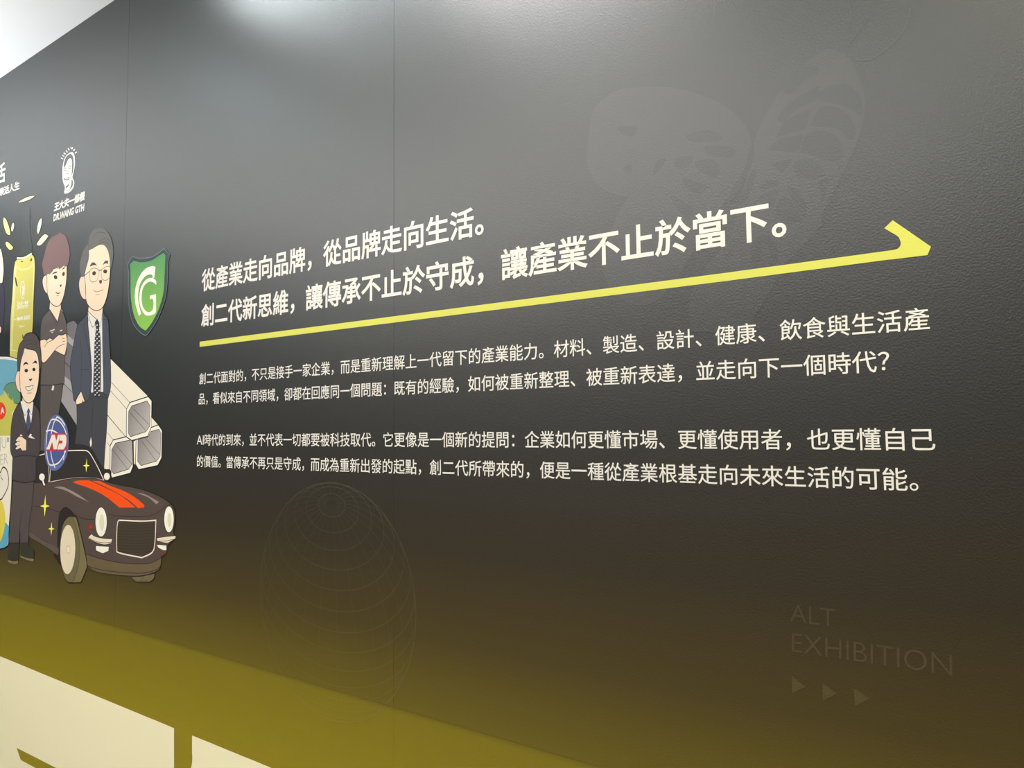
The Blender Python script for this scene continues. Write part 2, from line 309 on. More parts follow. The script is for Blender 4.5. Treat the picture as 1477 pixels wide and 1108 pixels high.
# ------------------------------------------------------------------ printed pictures and marks, in tenths of a millimetre on the wall
ART = [
 ('giant_letter', 'huge pale cream letter with a slanted slot, cut off by the frame bottom', 'letter', 'giant cream letters along the wall base', [
  ('letter_face', None, [
   ('F', 'bigcream', 1, '-38986,7494c -20368,7478c -20182,2187c -24085,764c -24283,4630c -30729,4473c -30349,4133c -26594,4210c -26336,-56c -37714,-4204c'),
  ]),
 ]),
 ('giant_letter', 'huge pale cream letter showing only its top corner beside the slotted letter', 'letter', 'giant cream letters along the wall base', [
  ('letter_face', None, [
   ('F', 'bigcream', 2, '-19451,7482c -15890,7487c -12678,7497c -12666,4927c -20571,2045c -19914,5674 -19459,6628 -19437,7030c'),
  ]),
 ]),
 ('butterfly_print', 'faint pale butterfly wing silhouette behind the large heading text', 'butterfly print', None, [
  ('wing', None, [
   ('F', 'faint', 3, '-6316,22148 -6443,21916 -6508,21579 -6555,21148 -6440,20772 -6228,20510 -5949,20343 -5684,20249c -5910,19978 -6105,19585 -6231,19177 -6214,18833 -6033,18514 -5718,18270 -5409,18203 -5103,18304 -4887,18500 -4587,18900 -4333,19296 -4005,19710 -3688,20037 -3450,20448 -3474,20915 -3727,21330 -4109,21671 -4840,22080 -5815,22315'),
   ('F', 'wall', 4, '-5923,21617 -5512,21522 -5606,21350'),
   ('F', 'wall', 5, '-5810,20801 -5635,20856 -5638,20687'),
   ('F', 'wall', 6, '-4789,20750 -4457,20735 -4543,20565 -4751,20578'),
   ('F', 'wall', 7, '-4419,20626 -4098,20594 -3978,20410 -4068,20264 -4342,20449'),
   ('F', 'wall', 8, '-4630,20390 -4388,20259 -4182,20138 -4393,20053 -4594,20213'),
   ('F', 'wall', 9, '-4847,20110 -4481,19798 -4567,19654 -4809,19920'),
   ('F', 'wall', 10, '-4211,20858 -3745,20709 -3788,20555 -4175,20707'),
   ('F', 'wall', 11, '-4528,21136 -4124,21116 -3933,20902 -4450,20987'),
   ('F', 'wall', 12, '-5130,20785 -4957,20808 -5047,20643 -5201,20552'),
  ]),
  ('wing', None, [
   ('F', 'faint', 13, '-3469,20381c -3330,20910 -3049,21345 -2801,21654 -2517,21843 -2198,21941 -1901,21702 -1784,21379 -1711,21073 -1721,20792 -1819,20415 -1958,20092 -2189,19666 -2377,19318 -2400,19146 -2678,18860 -2895,18669 -3120,18340 -3304,18045 -3467,17811 -3497,17563c -4579,17644c -4578,18136 -4509,18417 -4205,18809 -4008,19018 -3812,19270'),
   ('F', 'wall', 14, '-2309,21308 -2022,21333 -1814,21149 -1747,20964 -1765,20756 -1929,20918 -2141,21048 -2354,21155c'),
   ('F', 'wall', 15, '-2434,20931c -2318,21047 -2079,20958 -1893,20718 -1859,20496 -1946,20422 -2112,20630 -2507,20779c'),
   ('F', 'wall', 16, '-2603,20630c -2420,20683 -2179,20575 -2056,20353 -2086,20121 -2304,20170 -2523,20317 -2680,20378c'),
   ('F', 'wall', 17, '-2791,20181 -2707,20261 -2525,20244 -2373,20089 -2312,19931 -2513,19925 -2716,19992'),
   ('F', 'wall', 18, '-2425,19858c -2247,19893c -2322,19620 -2367,19497c'),
   ('F', 'wall', 19, '-2905,19908c -2723,19772 -2613,19507 -2647,19318 -2820,19644'),
   ('F', 'wall', 20, '-3334,19970 -3186,20041 -2998,19952 -3263,19901'),
   ('F', 'wall', 21, '-3339,19795 -3049,19838 -3103,19624 -3272,19605'),
   ('F', 'wall', 22, '-3055,19639 -2911,19711 -2734,19432 -2694,19259 -3039,19388'),
   ('F', 'wall', 23, '-3011,21032 -2815,21231 -2487,21364 -2346,21392c -2380,21186 -2679,21120 -2919,20933c'),
   ('F', 'wall', 24, '-3046,20688c -2871,20971 -2498,21041c -2599,20752 -2878,20747'),
   ('F', 'wall', 25, '-3146,20561 -2950,20690 -2620,20659c -2702,20427 -2934,20461'),
   ('F', 'wall', 26, '-3130,20300c -2845,20316 -2818,20261 -2969,20115c'),
   ('F', 'wall', 27, '-3460,20686c -3396,20671c -3423,20422 -3657,19959 -3840,19784c -3782,20036 -3571,20301'),
   ('F', 'wall', 28, '-3448,20274c -3371,20206 -3537,19782 -3663,19750c'),
   ('F', 'wall', 29, '-2922,21563 -2750,21789 -2473,21780 -2342,21641 -2573,21537 -2810,21380'),
   ('F', 'wall', 30, '-3499,18986 -3360,19126 -3141,19072 -3058,18805 -3110,18643 -3231,18626 -3187,18847 -3318,19023 -3350,18734 -3462,18704 -3508,18849'),
  ]),
  ('antenna', None, [
   ('S', 'faint', 31, '30.1|-1047,22215 -1109,21962 -1301,21750 -1603,21599 -1822,21666'),
   ('S', 'faint', 32, '21.0|-1897,22706 -1854,22340 -1976,22095'),
   ('S', 'faint', 33, '20.7|-1575,22338 -1779,22062 -1925,21920'),
  ]),
 ]),
 ('wireframe_globe', 'faint thin-lined wireframe globe below the paragraph text', 'globe print', None, [
  ('meridian', None, [
   ('S', 'faint2', 34, '17|-13565,9159 -13548,9190 -13532,9249 -13518,9335 -13506,9446 -13496,9583 -13488,9744 -13482,9926 -13479,10129 -13478,10349 -13479,10586 -13482,10837 -13488,11098 -13496,11368 -13506,11644 -13518,11923 -13532,12202 -13548,12479 -13565,12750 -13584,13013 -13604,13266 -13625,13505 -13647,13729 -13670,13935 -13693,14122'),
   ('S', 'faint2', 34, '17|-13163,9208 -13097,9245 -13037,9309 -12984,9400 -12938,9516 -12900,9656 -12870,9819 -12848,10003 -12835,10207 -12831,10428 -12835,10665 -12848,10914 -12870,11174 -12900,11441 -12938,11713 -12984,11988 -13037,12262 -13097,12534 -13163,12799 -13235,13056 -13311,13302 -13391,13534 -13474,13750 -13560,13949 -13647,14127'),
   ('S', 'faint2', 34, '17|-12682,9362 -12582,9437 -12493,9538 -12416,9662 -12351,9810 -12301,9979 -12264,10167 -12242,10374 -12235,10596 -12242,10831 -12264,11078 -12301,11333 -12351,11595 -12416,11860 -12493,12126 -12582,12390 -12682,12650 -12793,12903 -12913,13146 -13041,13377 -13175,13594 -13315,13795 -13459,13977 -13605,14139'),
   ('S', 'faint2', 34, '17|-12327,9533 -12192,9625 -12072,9741 -11968,9878 -11882,10036 -11814,10214 -11765,10408 -11735,10618 -11725,10842 -11735,11076 -11765,11319 -11814,11568 -11882,11821 -11968,12076 -12072,12329 -12192,12578 -12327,12821 -12476,13056 -12637,13279 -12809,13489 -12990,13684 -13178,13861 -13372,14019 -13569,14156'),
   ('S', 'faint2', 34, '17|-11746,9997 -11621,10150 -11518,10322 -11436,10510 -11378,10712 -11342,10927 -11330,11152 -11342,11385 -11378,11623 -11436,11865 -11518,12107 -11621,12348 -11746,12585 -11890,12816 -12052,13038 -12230,13249 -12424,13447 -12630,13630 -12847,13796 -13073,13944 -13305,14072 -13541,14178'),
   ('S', 'faint2', 34, '17|-11282,10651 -11191,10851 -11126,11062 -11087,11282 -11074,11508 -11087,11739 -11126,11972 -11191,12205 -11282,12436 -11396,12661 -11534,12879 -11693,13088 -11873,13286 -12071,13470 -12285,13639 -12514,13791 -12754,13925 -13004,14039 -13261,14132 -13523,14204'),
   ('S', 'faint2', 34, '17|-10970,11890 -10984,12119 -11025,12347 -11093,12570 -11187,12787 -11306,12996 -11449,13195 -11614,13381 -11801,13552 -12007,13708 -12229,13846 -12467,13965 -12717,14064 -12977,14141 -13244,14197 -13515,14231'),
   ('S', 'faint2', 34, '17|-11146,12939 -11238,13143 -11355,13335 -11495,13513 -11657,13675 -11840,13821 -12041,13947 -12260,14054 -12492,14140 -12737,14203 -12991,14245 -13253,14263 -13519,14258'),
   ('S', 'faint2', 34, '17|-11670,13815 -11819,13956 -11987,14076 -12173,14175 -12374,14252 -12588,14306 -12814,14336 -13048,14343 -13289,14325 -13534,14284'),
   ('S', 'faint2', 34, '17|-12235,14303 -12394,14378 -12566,14428 -12749,14454 -12942,14454 -13143,14430 -13350,14380 -13559,14307'),
   ('S', 'faint2', 34, '17|-12691,14544 -12824,14572 -12966,14575 -13116,14551 -13271,14501 -13431,14426 -13593,14326'),
   ('S', 'faint2', 34, '17|-13048,14663 -13134,14676 -13227,14662 -13324,14621 -13425,14553 -13528,14458 -13634,14339'),
   ('S', 'faint2', 34, '17|-13478,14734 -13515,14710 -13554,14659 -13594,14581 -13636,14477 -13679,14347'),
   ('S', 'faint2', 34, '17|-13834,14741 -13814,14716 -13793,14664 -13771,14585 -13749,14479 -13726,14348'),
   ('S', 'faint2', 34, '17|-14184,14698 -14108,14681 -14027,14636 -13944,14564 -13858,14466 -13771,14342'),
   ('S', 'faint2', 34, '17|-14625,14585 -14506,14608 -14378,14605 -14243,14575 -14103,14519 -13960,14437 -13813,14330'),
   ('S', 'faint2', 34, '17|-15092,14364 -14943,14432 -14781,14475 -14609,14493 -14428,14486 -14240,14453 -14046,14395 -13850,14313'),
   ('S', 'faint2', 34, '17|-15673,13900 -15529,14034 -15367,14148 -15188,14239 -14995,14308 -14788,14353 -14571,14373 -14346,14370 -14114,14343 -13877,14291'),
   ('S', 'faint2', 34, '17|-16137,13247 -16022,13434 -15884,13606 -15725,13762 -15545,13899 -15347,14018 -15133,14115 -14905,14191 -14664,14244 -14414,14275 -14157,14282 -13896,14266'),
   ('S', 'faint2', 34, '17|-16434,12235 -16393,12461 -16326,12681 -16232,12895 -16113,13098 -15970,13291 -15804,13470 -15617,13633 -15412,13780 -15189,13909 -14951,14018 -14702,14106 -14442,14173 -14175,14217 -13903,14239'),
   ('S', 'faint2', 34, '17|-16272,10959 -16339,11172 -16379,11394 -16392,11621 -16379,11852 -16339,12083 -16272,12313 -16180,12540 -16064,12760 -15924,12973 -15761,13175 -15578,13365 -15377,13540 -15159,13700 -14926,13843 -14681,13966 -14427,14069 -14165,14151 -13899,14212'),
   ('S', 'faint2', 34, '17|-15878,10241 -15985,10417 -16070,10608 -16131,10813 -16168,11029 -16180,11255 -16168,11487 -16131,11724 -16070,11963 -15985,12202 -15878,12438 -15749,12670 -15599,12894 -15431,13109 -15245,13313 -15044,13502 -14830,13676 -14605,13833 -14370,13971 -14129,14089 -13884,14186'),
   ('S', 'faint2', 34, '17|-15328,9692 -15455,9813 -15566,9955 -15658,10117 -15731,10297 -15783,10494 -15815,10705 -15825,10929 -15815,11163 -15783,11404 -15731,11651 -15658,11902 -15566,12152 -15455,12401 -15328,12645 -15183,12882 -15024,13110 -14852,13326 -14669,13528 -14476,13715 -14275,13884 -14069,14034 -13859,14163'),
   ('S', 'faint2', 34, '17|-14850,9408 -14962,9488 -15061,9592 -15146,9720 -15217,9871 -15274,10042 -15314,10232 -15339,10439 -15347,10662 -15339,10897 -15314,11143 -15274,11397 -15217,11656 -15146,11918 -15061,12181 -14962,12441 -14850,12696 -14727,12944 -14594,13182 -14452,13407 -14303,13618 -14147,13813 -13987,13988 -13825,14144'),
   ('S', 'faint2', 34, '17|-14371,9234 -14451,9274 -14523,9341 -14587,9434 -14643,9552 -14689,9694 -14726,9858 -14752,10044 -14768,10248 -14773,10470 -14768,10706 -14752,10954 -14726,11213 -14689,11479 -14643,11749 -14587,12022 -14523,12294 -14451,12562 -14371,12825 -14284,13078 -14192,13320 -14095,13549 -13994,13761 -13890,13956 -13784,14130'),
   ('S', 'faint2', 34, '17|-13976,9168 -14008,9200 -14037,9260 -14063,9346 -14085,9459 -14104,9596 -14119,9757 -14129,9940 -14136,10143 -14138,10363 -14136,10600 -14129,10850 -14119,11112 -14104,11381 -14085,11656 -14063,11934 -14037,12213 -14008,12488 -13976,12759 -13941,13021 -13904,13272 -13865,13510 -13824,13733 -13782,13938 -13739,14123'),
  ]),
  ('parallel', None, [
   ('S', 'faint3', 35, '20|-14745,9358 -14590,9299 -14426,9250 -14254,9212 -14075,9184 -13893,9167 -13709,9161 -13525,9167 -13343,9184 -13165,9212 -12993,9250 -12828,9299 -12674,9358'),
   ('S', 'faint3', 35, '20|-15408,9753 -15269,9653 -15114,9562 -14943,9481 -14759,9411 -14563,9352 -14358,9306 -14146,9273 -13929,9253 -13709,9246 -13490,9253 -13273,9273 -13060,9306 -12855,9352 -12659,9411 -12475,9481 -12304,9562 -12149,9653 -12011,9753'),
   ('S', 'faint3', 35, '20|-15877,10237 -15765,10108 -15629,9986 -15473,9873 -15297,9770 -15104,9678 -14896,9599 -14675,9533 -14443,9481 -14203,9443 -13957,9420 -13709,9413 -13461,9420 -13216,9443 -12976,9481 -12744,9533 -12522,9599 -12314,9678 -12121,9770 -11945,9873 -11789,9986 -11654,10108 -11541,10237'),
   ('S', 'faint3', 35, '20|-16158,10699 -16062,10551 -15939,10411 -15793,10278 -15623,10156 -15432,10044 -15223,9945 -14997,9859 -14757,9787 -14505,9730 -14245,9690 -13978,9665 -13709,9657 -13440,9665 -13174,9690 -12913,9730 -12662,9787 -12421,9859 -12195,9945 -11986,10044 -11795,10156 -11626,10278 -11479,10411 -11356,10551 -11260,10699'),
   ('S', 'faint3', 35, '20|-16393,11385 -16349,11222 -16276,11062 -16175,10908 -16047,10760 -15893,10622 -15715,10493 -15515,10376 -15296,10272 -15059,10182 -14807,10107 -14543,10047 -14270,10005 -13991,9979 -13709,9970 -13427,9979 -13148,10005 -12875,10047 -12611,10107 -12360,10182 -12123,10272 -11903,10376 -11703,10493 -11526,10622 -11372,10760 -11244,10908 -11142,11062 -11069,11222 -11025,11385'),
   ('S', 'faint3', 35, '20|-16450,11949 -16435,11781 -16390,11615 -16316,11453 -16213,11296 -16083,11146 -15926,11005 -15746,10875 -15543,10756 -15320,10650 -15079,10559 -14824,10482 -14556,10422 -14279,10379 -13996,10353 -13709,10344 -13423,10353 -13139,10379 -12862,10422 -12594,10482 -12339,10559 -12098,10650 -11875,10756 -11672,10875 -11492,11005 -11336,11146 -11205,11296 -11103,11453 -11028,11615 -10984,11781 -10969,11949'),
   ('S', 'faint3', 35, '20|-16393,12512 -16408,12347 -16393,12181 -16349,12018 -16276,11858 -16175,11704 -16047,11556 -15893,11418 -15715,11289 -15515,11172 -15296,11068 -15059,10978 -14807,10903 -14543,10843 -14270,10801 -13991,10775 -13709,10766 -13427,10775 -13148,10801 -12875,10843 -12611,10903 -12360,10978 -12123,11068 -11903,11172 -11703,11289 -11526,11418 -11372,11556 -11244,11704 -11142,11858 -11069,12018 -11025,12181 -11010,12347 -11025,12512'),
   ('S', 'faint3', 35, '20|-16228,13046 -16270,12890 -16285,12732 -16270,12575 -16228,12419 -16158,12266 -16062,12119 -15939,11978 -15793,11846 -15623,11723 -15432,11612 -15223,11512 -14997,11426 -14757,11355 -14505,11298 -14245,11257 -13978,11233 -13709,11224 -13440,11233 -13174,11257 -12913,11298 -12662,11355 -12421,11426 -12195,11512 -11986,11612 -11795,11723 -11626,11846 -11479,11978 -11356,12119 -11260,12266 -11190,12419 -11148,12575 -11134,12732 -11148,12890 -11190,13046'),
   ('S', 'faint3', 35, '20|-15877,13660 -15966,13524 -16031,13383 -16070,13240 -16083,13095 -16070,12949 -16031,12806 -15966,12665 -15877,12529 -15765,12400 -15629,12278 -15473,12165 -15297,12062 -15104,11970 -14896,11891 -14675,11825 -14443,11773 -14203,11735 -13957,11712 -13709,11705 -13461,11712 -13216,11735 -12976,11773 -12744,11825 -12522,11891 -12314,11970 -12121,12062 -11945,12165 -11789,12278 -11654,12400 -11541,12529 -11452,12665 -11388,12806 -11349,12949 -11336,13095 -11349,13240 -11388,13383 -11452,13524 -11541,13660'),
   ('S', 'faint3', 35, '20|-15408,14144 -15527,14036 -15627,13922 -15706,13802 -15763,13677 -15797,13550 -15809,13422 -15797,13293 -15763,13166 -15706,13042 -15627,12922 -15527,12807 -15408,12699 -15269,12599 -15114,12508 -14943,12427 -14759,12357 -14563,12299 -14358,12253 -14146,12219 -13929,12199 -13709,12192 -13490,12199 -13273,12219 -13060,12253 -12855,12299 -12659,12357 -12475,12427 -12304,12508 -12149,12599 -12011,12699 -11891,12807 -11791,12922 -11712,13042 -11656,13166 -11621,13293 -11610,13422 -11621,13550 -11656,13677 -11712,13802 -11791,13922 -11891,14036 -12011,14144'),
   ('S', 'faint3', 35, '20|-14590,14598 -14745,14539 -14888,14471 -15018,14395 -15134,14311 -15235,14220 -15319,14124 -15385,14023 -15432,13919 -15461,13812 -15471,13704 -15461,13596 -15432,13490 -15385,13385 -15319,13285 -15235,13188 -15134,13098 -15018,13014 -14888,12938 -14745,12870 -14590,12811 -14426,12762 -14254,12723 -14075,12695 -13893,12678 -13709,12673 -13525,12678 -13343,12695 -13165,12723 -12993,12762 -12828,12811 -12674,12870 -12530,12938 -12400,13014 -12284,13098 -12184,13188 -12100,13285 -12034,13385 -11986,13490 -11957,13596 -11948,13704 -11957,13812 -11986,13919 -12034,14023 -12100,14124 -12184,14220 -12284,14311 -12400,14395 -12530,14471 -12674,14539 -12828,14598'),
   ('S', 'faint3', 35, '20|-13709,14736 -13852,14731 -13994,14718 -14133,14697 -14267,14666 -14394,14628 -14515,14583 -14626,14530 -14728,14470 -14818,14405 -14896,14335 -14961,14260 -15012,14181 -15050,14100 -15072,14017 -15079,13933 -15072,13850 -15050,13767 -15012,13685 -14961,13607 -14896,13532 -14818,13462 -14728,13396 -14626,13337 -14515,13284 -14394,13239 -14267,13200 -14133,13170 -13994,13149 -13852,13135 -13709,13131 -13566,13135 -13424,13149 -13286,13170 -13152,13200 -13024,13239 -12904,13284 -12792,13337 -12691,13396 -12601,13462 -12522,13532 -12457,13607 -12406,13685 -12369,13767 -12346,13850 -12339,13933 -12346,14017 -12369,14100 -12406,14181 -12457,14260 -12522,14335 -12601,14405 -12691,14470 -12792,14530 -12904,14583 -13024,14628 -13152,14666 -13286,14697 -13424,14718 -13566,14731 -13709,14736'),
   ('S', 'faint3', 35, '20|-13709,14651 -13807,14648 -13904,14639 -13999,14624 -14090,14604 -14178,14578 -14260,14546 -14336,14510 -14406,14470 -14467,14425 -14521,14377 -14565,14326 -14601,14272 -14626,14216 -14641,14160 -14647,14102 -14641,14045 -14626,13988 -14601,13933 -14565,13879 -14521,13828 -14467,13780 -14406,13735 -14336,13694 -14260,13658 -14178,13627 -14090,13601 -13999,13580 -13904,13565 -13807,13556 -13709,13553 -13611,13556 -13514,13565 -13420,13580 -13328,13601 -13240,13627 -13158,13658 -13082,13694 -13013,13735 -12951,13780 -12897,13828 -12853,13879 -12818,13933 -12792,13988 -12777,14045 -12772,14102 -12777,14160 -12792,14216 -12818,14272 -12853,14326 -12897,14377 -12951,14425 -13013,14470 -13082,14510 -13158,14546 -13240,14578 -13328,14604 -13420,14624 -13514,14639 -13611,14648 -13709,14651'),
   ('S', 'faint3', 35, '20|-13709,14484 -13759,14483 -13808,14478 -13856,14471 -13903,14460 -13947,14447 -13989,14431 -14028,14413 -14063,14392 -14094,14369 -14121,14345 -14144,14319 -14162,14292 -14175,14264 -14182,14235 -14185,14206 -14182,14177 -14175,14148 -14162,14120 -14144,14092 -14121,14066 -14094,14042 -14063,14019 -14028,13999 -13989,13980 -13947,13964 -13903,13951 -13856,13941 -13808,13933 -13759,13929 -13709,13927 -13659,13929 -13610,13933 -13562,13941 -13516,13951 -13471,13964 -13429,13980 -13391,13999 -13355,14019 -13324,14042 -13297,14066 -13274,14092 -13257,14120 -13244,14148 -13236,14177 -13233,14206 -13236,14235 -13244,14264 -13257,14292 -13274,14319 -13297,14345 -13324,14369 -13355,14392 -13391,14413 -13429,14431 -13471,14447 -13516,14460 -13562,14471 -13610,14478 -13659,14483 -13709,14484'),
   ('S', 'faint3', 36, '24|-10969,11949 -10992,12314 -11062,12673 -11177,13019 -11336,13348 -11535,13652 -11771,13927 -12041,14168 -12339,14372 -12660,14533 -13000,14651 -13351,14723 -13709,14746 -14067,14723 -14418,14651 -14758,14533 -15079,14372 -15378,14168 -15647,13927 -15883,13652 -16083,13348 -16241,13019 -16356,12673 -16426,12314 -16450,11949 -16426,11583 -16356,11224 -16241,10878 -16083,10550 -15883,10245 -15647,9970 -15378,9729 -15079,9525 -14758,9364 -14418,9246 -14067,9175 -13709,9151 -13351,9175 -13000,9246 -12660,9364 -12339,9525 -12041,9729 -11771,9970 -11535,10245 -11336,10550 -11177,10878 -11062,11224 -10992,11583 -10969,11949'),
  ]),
 ]),
 ('exhibition_lettering', 'faint two-line capital lettering ALT EXHIBITION on the dark wall', 'lettering', None, [
  ('text_line', None, [
   ('T', 'faintx', 37, '-0.006|ALT|-3070,12946 -2406,12950 -3062,13215'),
  ]),
  ('text_line', None, [
   ('T', 'faintx', 38, '-0.006|EXHIBITION|-3059,12479 -905,12499 -3049,12774'),
  ]),
 ]),
 ('triangle_mark', 'faint small triangle nearest the wireframe globe under the exhibition lettering', 'triangle', 'row of three faint triangles', [
  ('mark', None, [
   ('F', 'faintx', 39, '-3071,12109c -3080,11832c -2873,11979c'),
  ]),
 ]),
 ('triangle_mark', 'faint small triangle between its two twins under the exhibition lettering', 'triangle', 'row of three faint triangles', [
  ('mark', None, [
   ('F', 'faintx', 40, '-2622,12085c -2626,11821c -2421,11961c'),
  ]),
 ]),
 ('triangle_mark', 'faint small triangle farthest from the wireframe globe under the exhibition lettering', 'triangle', 'row of three faint triangles', [
  ('mark', None, [
   ('F', 'faintx', 41, '-2183,12095c -2175,11834c -1969,11978c'),
  ]),
 ]),
 ('arrow_underline', 'long yellow line with half arrowhead running under the heading', 'arrow', None, [
  ('shaft', None, [
   ('F', 'yellow', 42, '-19410,18630c -3893,18600c -1434,18608c -1440,18473c -3897,18461c -19406,18478c'),
  ]),
  ('arrowhead', None, [
   ('F', 'yellow', 43, '-1437,18609c -1354,18617 -1307,18679 -1322,18772 -1360,18824c -1515,18956c -1399,19058c -921,18584c -971,18468c -1442,18470c'),
  ]),
 ]),
 ('slogan_lettering', 'white slogan lettering cropped by the frame above the scattered leaves', 'lettering', None, [
  ('headline_character', None, [
   ('T', 'white', 79, '0.02|活|-34560,26327 -33476,26302 -34632,27174'),
  ]),
  ('slogan_text', None, [
   ('T', 'white', 80, '0.03|樂活人生|-34073,25779 -32090,25702 -34102,26134'),
  ]),
 ]),
 ('portrait_logo', 'white portrait logo of a smiling face with neck collar and company name below', 'logo', None, [
  ('portrait', None, [
   ('F', 'white', 81, '-27745,26204 -28028,26200 -28276,26098 -28409,25853 -28430,25582 -28372,25265 -28188,24984 -28242,24828 -28142,24744 -27795,24739 -27521,24849 -27465,25046 -27619,25234 -27560,25395 -27457,25643 -27487,25949 -27578,26114'),
   ('F', 'wall', 82, '-27817,26151 -27620,25994 -27551,25663 -27616,25407c -27692,25318c -27684,25602 -27700,25877 -27821,26001c -27996,25980 -28188,25804 -28311,25733c -28323,25925 -28169,26119 -27956,26159'),
   ('F', 'wall', 83, '-27646,25174 -27570,25038 -27617,24898 -27848,24794c -27743,24924 -27727,25070c'),
   ('F', 'wall', 84, '-28114,25014c -27956,25027c -27866,25099c -27885,24998 -28057,24921 -28127,24820c -28094,24904'),
   ('S', 'wall', 85, '26.5|-28322,25705 -28220,25714 -28116,25666'),
   ('S', 'wall', 86, '26.1|-27978,25691 -27865,25708 -27750,25659'),
   ('S', 'wall', 87, '26.4|-28318,25643 -28216,25646 -28124,25601'),
   ('S', 'wall', 88, '26.1|-27972,25605 -27860,25623 -27757,25576'),
   ('S', 'wall', 89, '18.8|-28077,25658 -28093,25510 -28026,25447 -27913,25459'),
   ('F', 'wall', 90, '-28314,25374c -28099,25293 -27849,25330c -27885,25209 -28094,25222 -28244,25284'),
   ('F', 'white', 91, '-28221,25324c -28078,25273 -27903,25294c -27951,25252 -28116,25263'),
   ('S', 'wall', 92, '18.9|-28270,25487 -28303,25402'),
   ('S', 'wall', 93, '18.6|-27784,25413 -27729,25323 -27775,25261'),
   ('S', 'white', 94, '18.6|-27679,25120 -27708,24976 -27878,24891'),
  ]),
  ('founding_year_text', None, [
   ('T', 'white', 95, '0.07|S|-28423,26078 -28374,26113 -28593,26158'),
   ('T', 'white', 96, '0.07|I|-28333,26164 -28307,26176 -28489,26253'),
   ('T', 'white', 97, '0.07|N|-28254,26217 -28180,26238 -28393,26311'),
   ('T', 'white', 98, '0.07|C|-28116,26263 -28029,26274 -28230,26361'),
   ('T', 'white', 99, '0.07|E|-27985,26315 -27889,26315 -28072,26414'),
   ('T', 'white', 100, '0.07|1|-27810,26328 -27766,26321 -27842,26423'),
   ('T', 'white', 101, '0.07|8|-27765,26316 -27659,26280 -27732,26394'),
   ('T', 'white', 102, '0.07|5|-27647,26234 -27556,26185 -27549,26284'),
   ('T', 'white', 103, '0.07|5|-27512,26123 -27441,26068 -27377,26148'),
  ]),
  ('company_name_text', None, [
   ('T', 'white', 104, '0.05|王大夫一條根|-29033,24224 -26652,24213 -28976,24564'),
   ('T', 'white', 105, '0.04|DR.WANG GTH|-29042,23863 -26679,23835 -29014,24134'),
  ]),
 ]),
 ('printed_leaf', 'printed pale narrow leaf lying almost flat above the bottle neck', 'leaf', 'leaves scattered around the bottle', [
  ('blade', None, [
   ('C', 'leafline', 106, '66.7|-32168,25183c -31824,25228 -31206,25229 -30699,25163c -31045,25111 -31691,25125'),
   ('F', 'pale', 107, '-32167,25183c -31824,25228 -31206,25229 -30699,25163c -31045,25111 -31691,25125'),
  ]),
 ]),
 ('printed_leaf', 'printed large upright yellow leaf at the far edge beside the bottle neck', 'leaf', 'leaves scattered around the bottle', [
  ('blade', None, [
   ('C', 'leafline', 108, '70.2|-33487,24812c -33543,24680 -33443,24435 -33220,24142 -32979,24012 -32836,24022 -32933,24263 -33118,24520 -33319,24720'),
   ('F', 'leaf', 109, '-33487,24812c -33543,24680 -33443,24435 -33220,24142 -32979,24012 -32836,24022 -32933,24263 -33118,24520 -33319,24720'),
  ]),
 ]),
 ('printed_leaf', 'printed smallest sliver of a leaf between the big yellow leaf and bottle neck', 'leaf', 'leaves scattered around the bottle', [
  ('blade', None, [
   ('C', 'leafline', 110, '68.9|-32577,24446c -32698,24335 -32731,24173 -32639,24082c -32543,24169 -32497,24329'),
   ('F', 'pale', 111, '-32577,24446c -32698,24335 -32731,24173 -32639,24082c -32543,24169 -32497,24329'),
  ]),
 ]),
 ('printed_leaf', 'printed slim upright pale leaf beside the bottle neck towards the red-haired man', 'leaf', 'leaves scattered around the bottle', [
  ('blade', None, [
   ('C', 'leafline', 112, '64.0|-30045,24178c -30227,24099 -30345,23932 -30377,23724 -30298,23599c -30159,23715 -30030,23958'),
   ('F', 'pale', 113, '-30045,24178c -30227,24098 -30344,23932 -30377,23724 -30298,23599c -30159,23715 -30030,23958'),
  ]),
 ]),
 ('printed_leaf', 'printed plump tilted pale green leaf next to the brown-red hair', 'leaf', 'leaves scattered around the bottle', [
  ('blade', None, [
   ('C', 'leafline', 114, '63.3|-29411,23375c -29692,23489 -30005,23424 -30287,23284 -30358,23202 -30101,23133 -29749,23225'),
   ('F', 'pale', 115, '-29411,23375c -29692,23489 -30005,23424 -30287,23284 -30358,23202 -30101,23133 -29749,23225'),
  ]),
 ]),
 ('printed_leaf', 'printed short rounded yellow leaf floating just above the bottle shoulder', 'leaf', 'leaves scattered around the bottle', [
  ('blade', None, [
   ('C', 'leafline', 116, '69.3|-33253,23740c -33087,23734 -32782,23594 -32509,23418c -32666,23358 -32864,23394 -33140,23565'),
   ('F', 'leaf', 117, '-33253,23740c -33087,23734 -32782,23594 -32509,23418c -32666,23358 -32863,23394 -33139,23565'),
  ]),
 ]),
 ('bottle_print', 'yellow-green bottle with white logo printed behind the small suited man', 'bottle', None, [
  ('neck', 'dark see-through neck of the bottle', [
   ('F', 'neck', 118, '-31767,24891c -31099,24784c -31014,23939 -30747,23088 -30917,22939c -31777,22958c -31877,23041 -31706,23508 -31723,24059'),
  ]),
  ('bottle_body', None, [
   ('F', 'bottle', 119, '-32122,22887c -32291,22792 -32364,22461 -32440,21533 -32545,20354 -32474,18954c -31128,18868c -30546,19764 -30496,20981 -30464,22205 -30512,22623 -30597,22791 -30779,22884c -31470,22827'),
   ('C', 'line', 120, '37.1|-32122,22887c -32291,22792 -32364,22461 -32440,21533 -32545,20354 -32474,18954c -31128,18868c -30545,19764 -30495,20981 -30464,22205 -30512,22622 -30597,22791 -30779,22884c -31470,22827'),
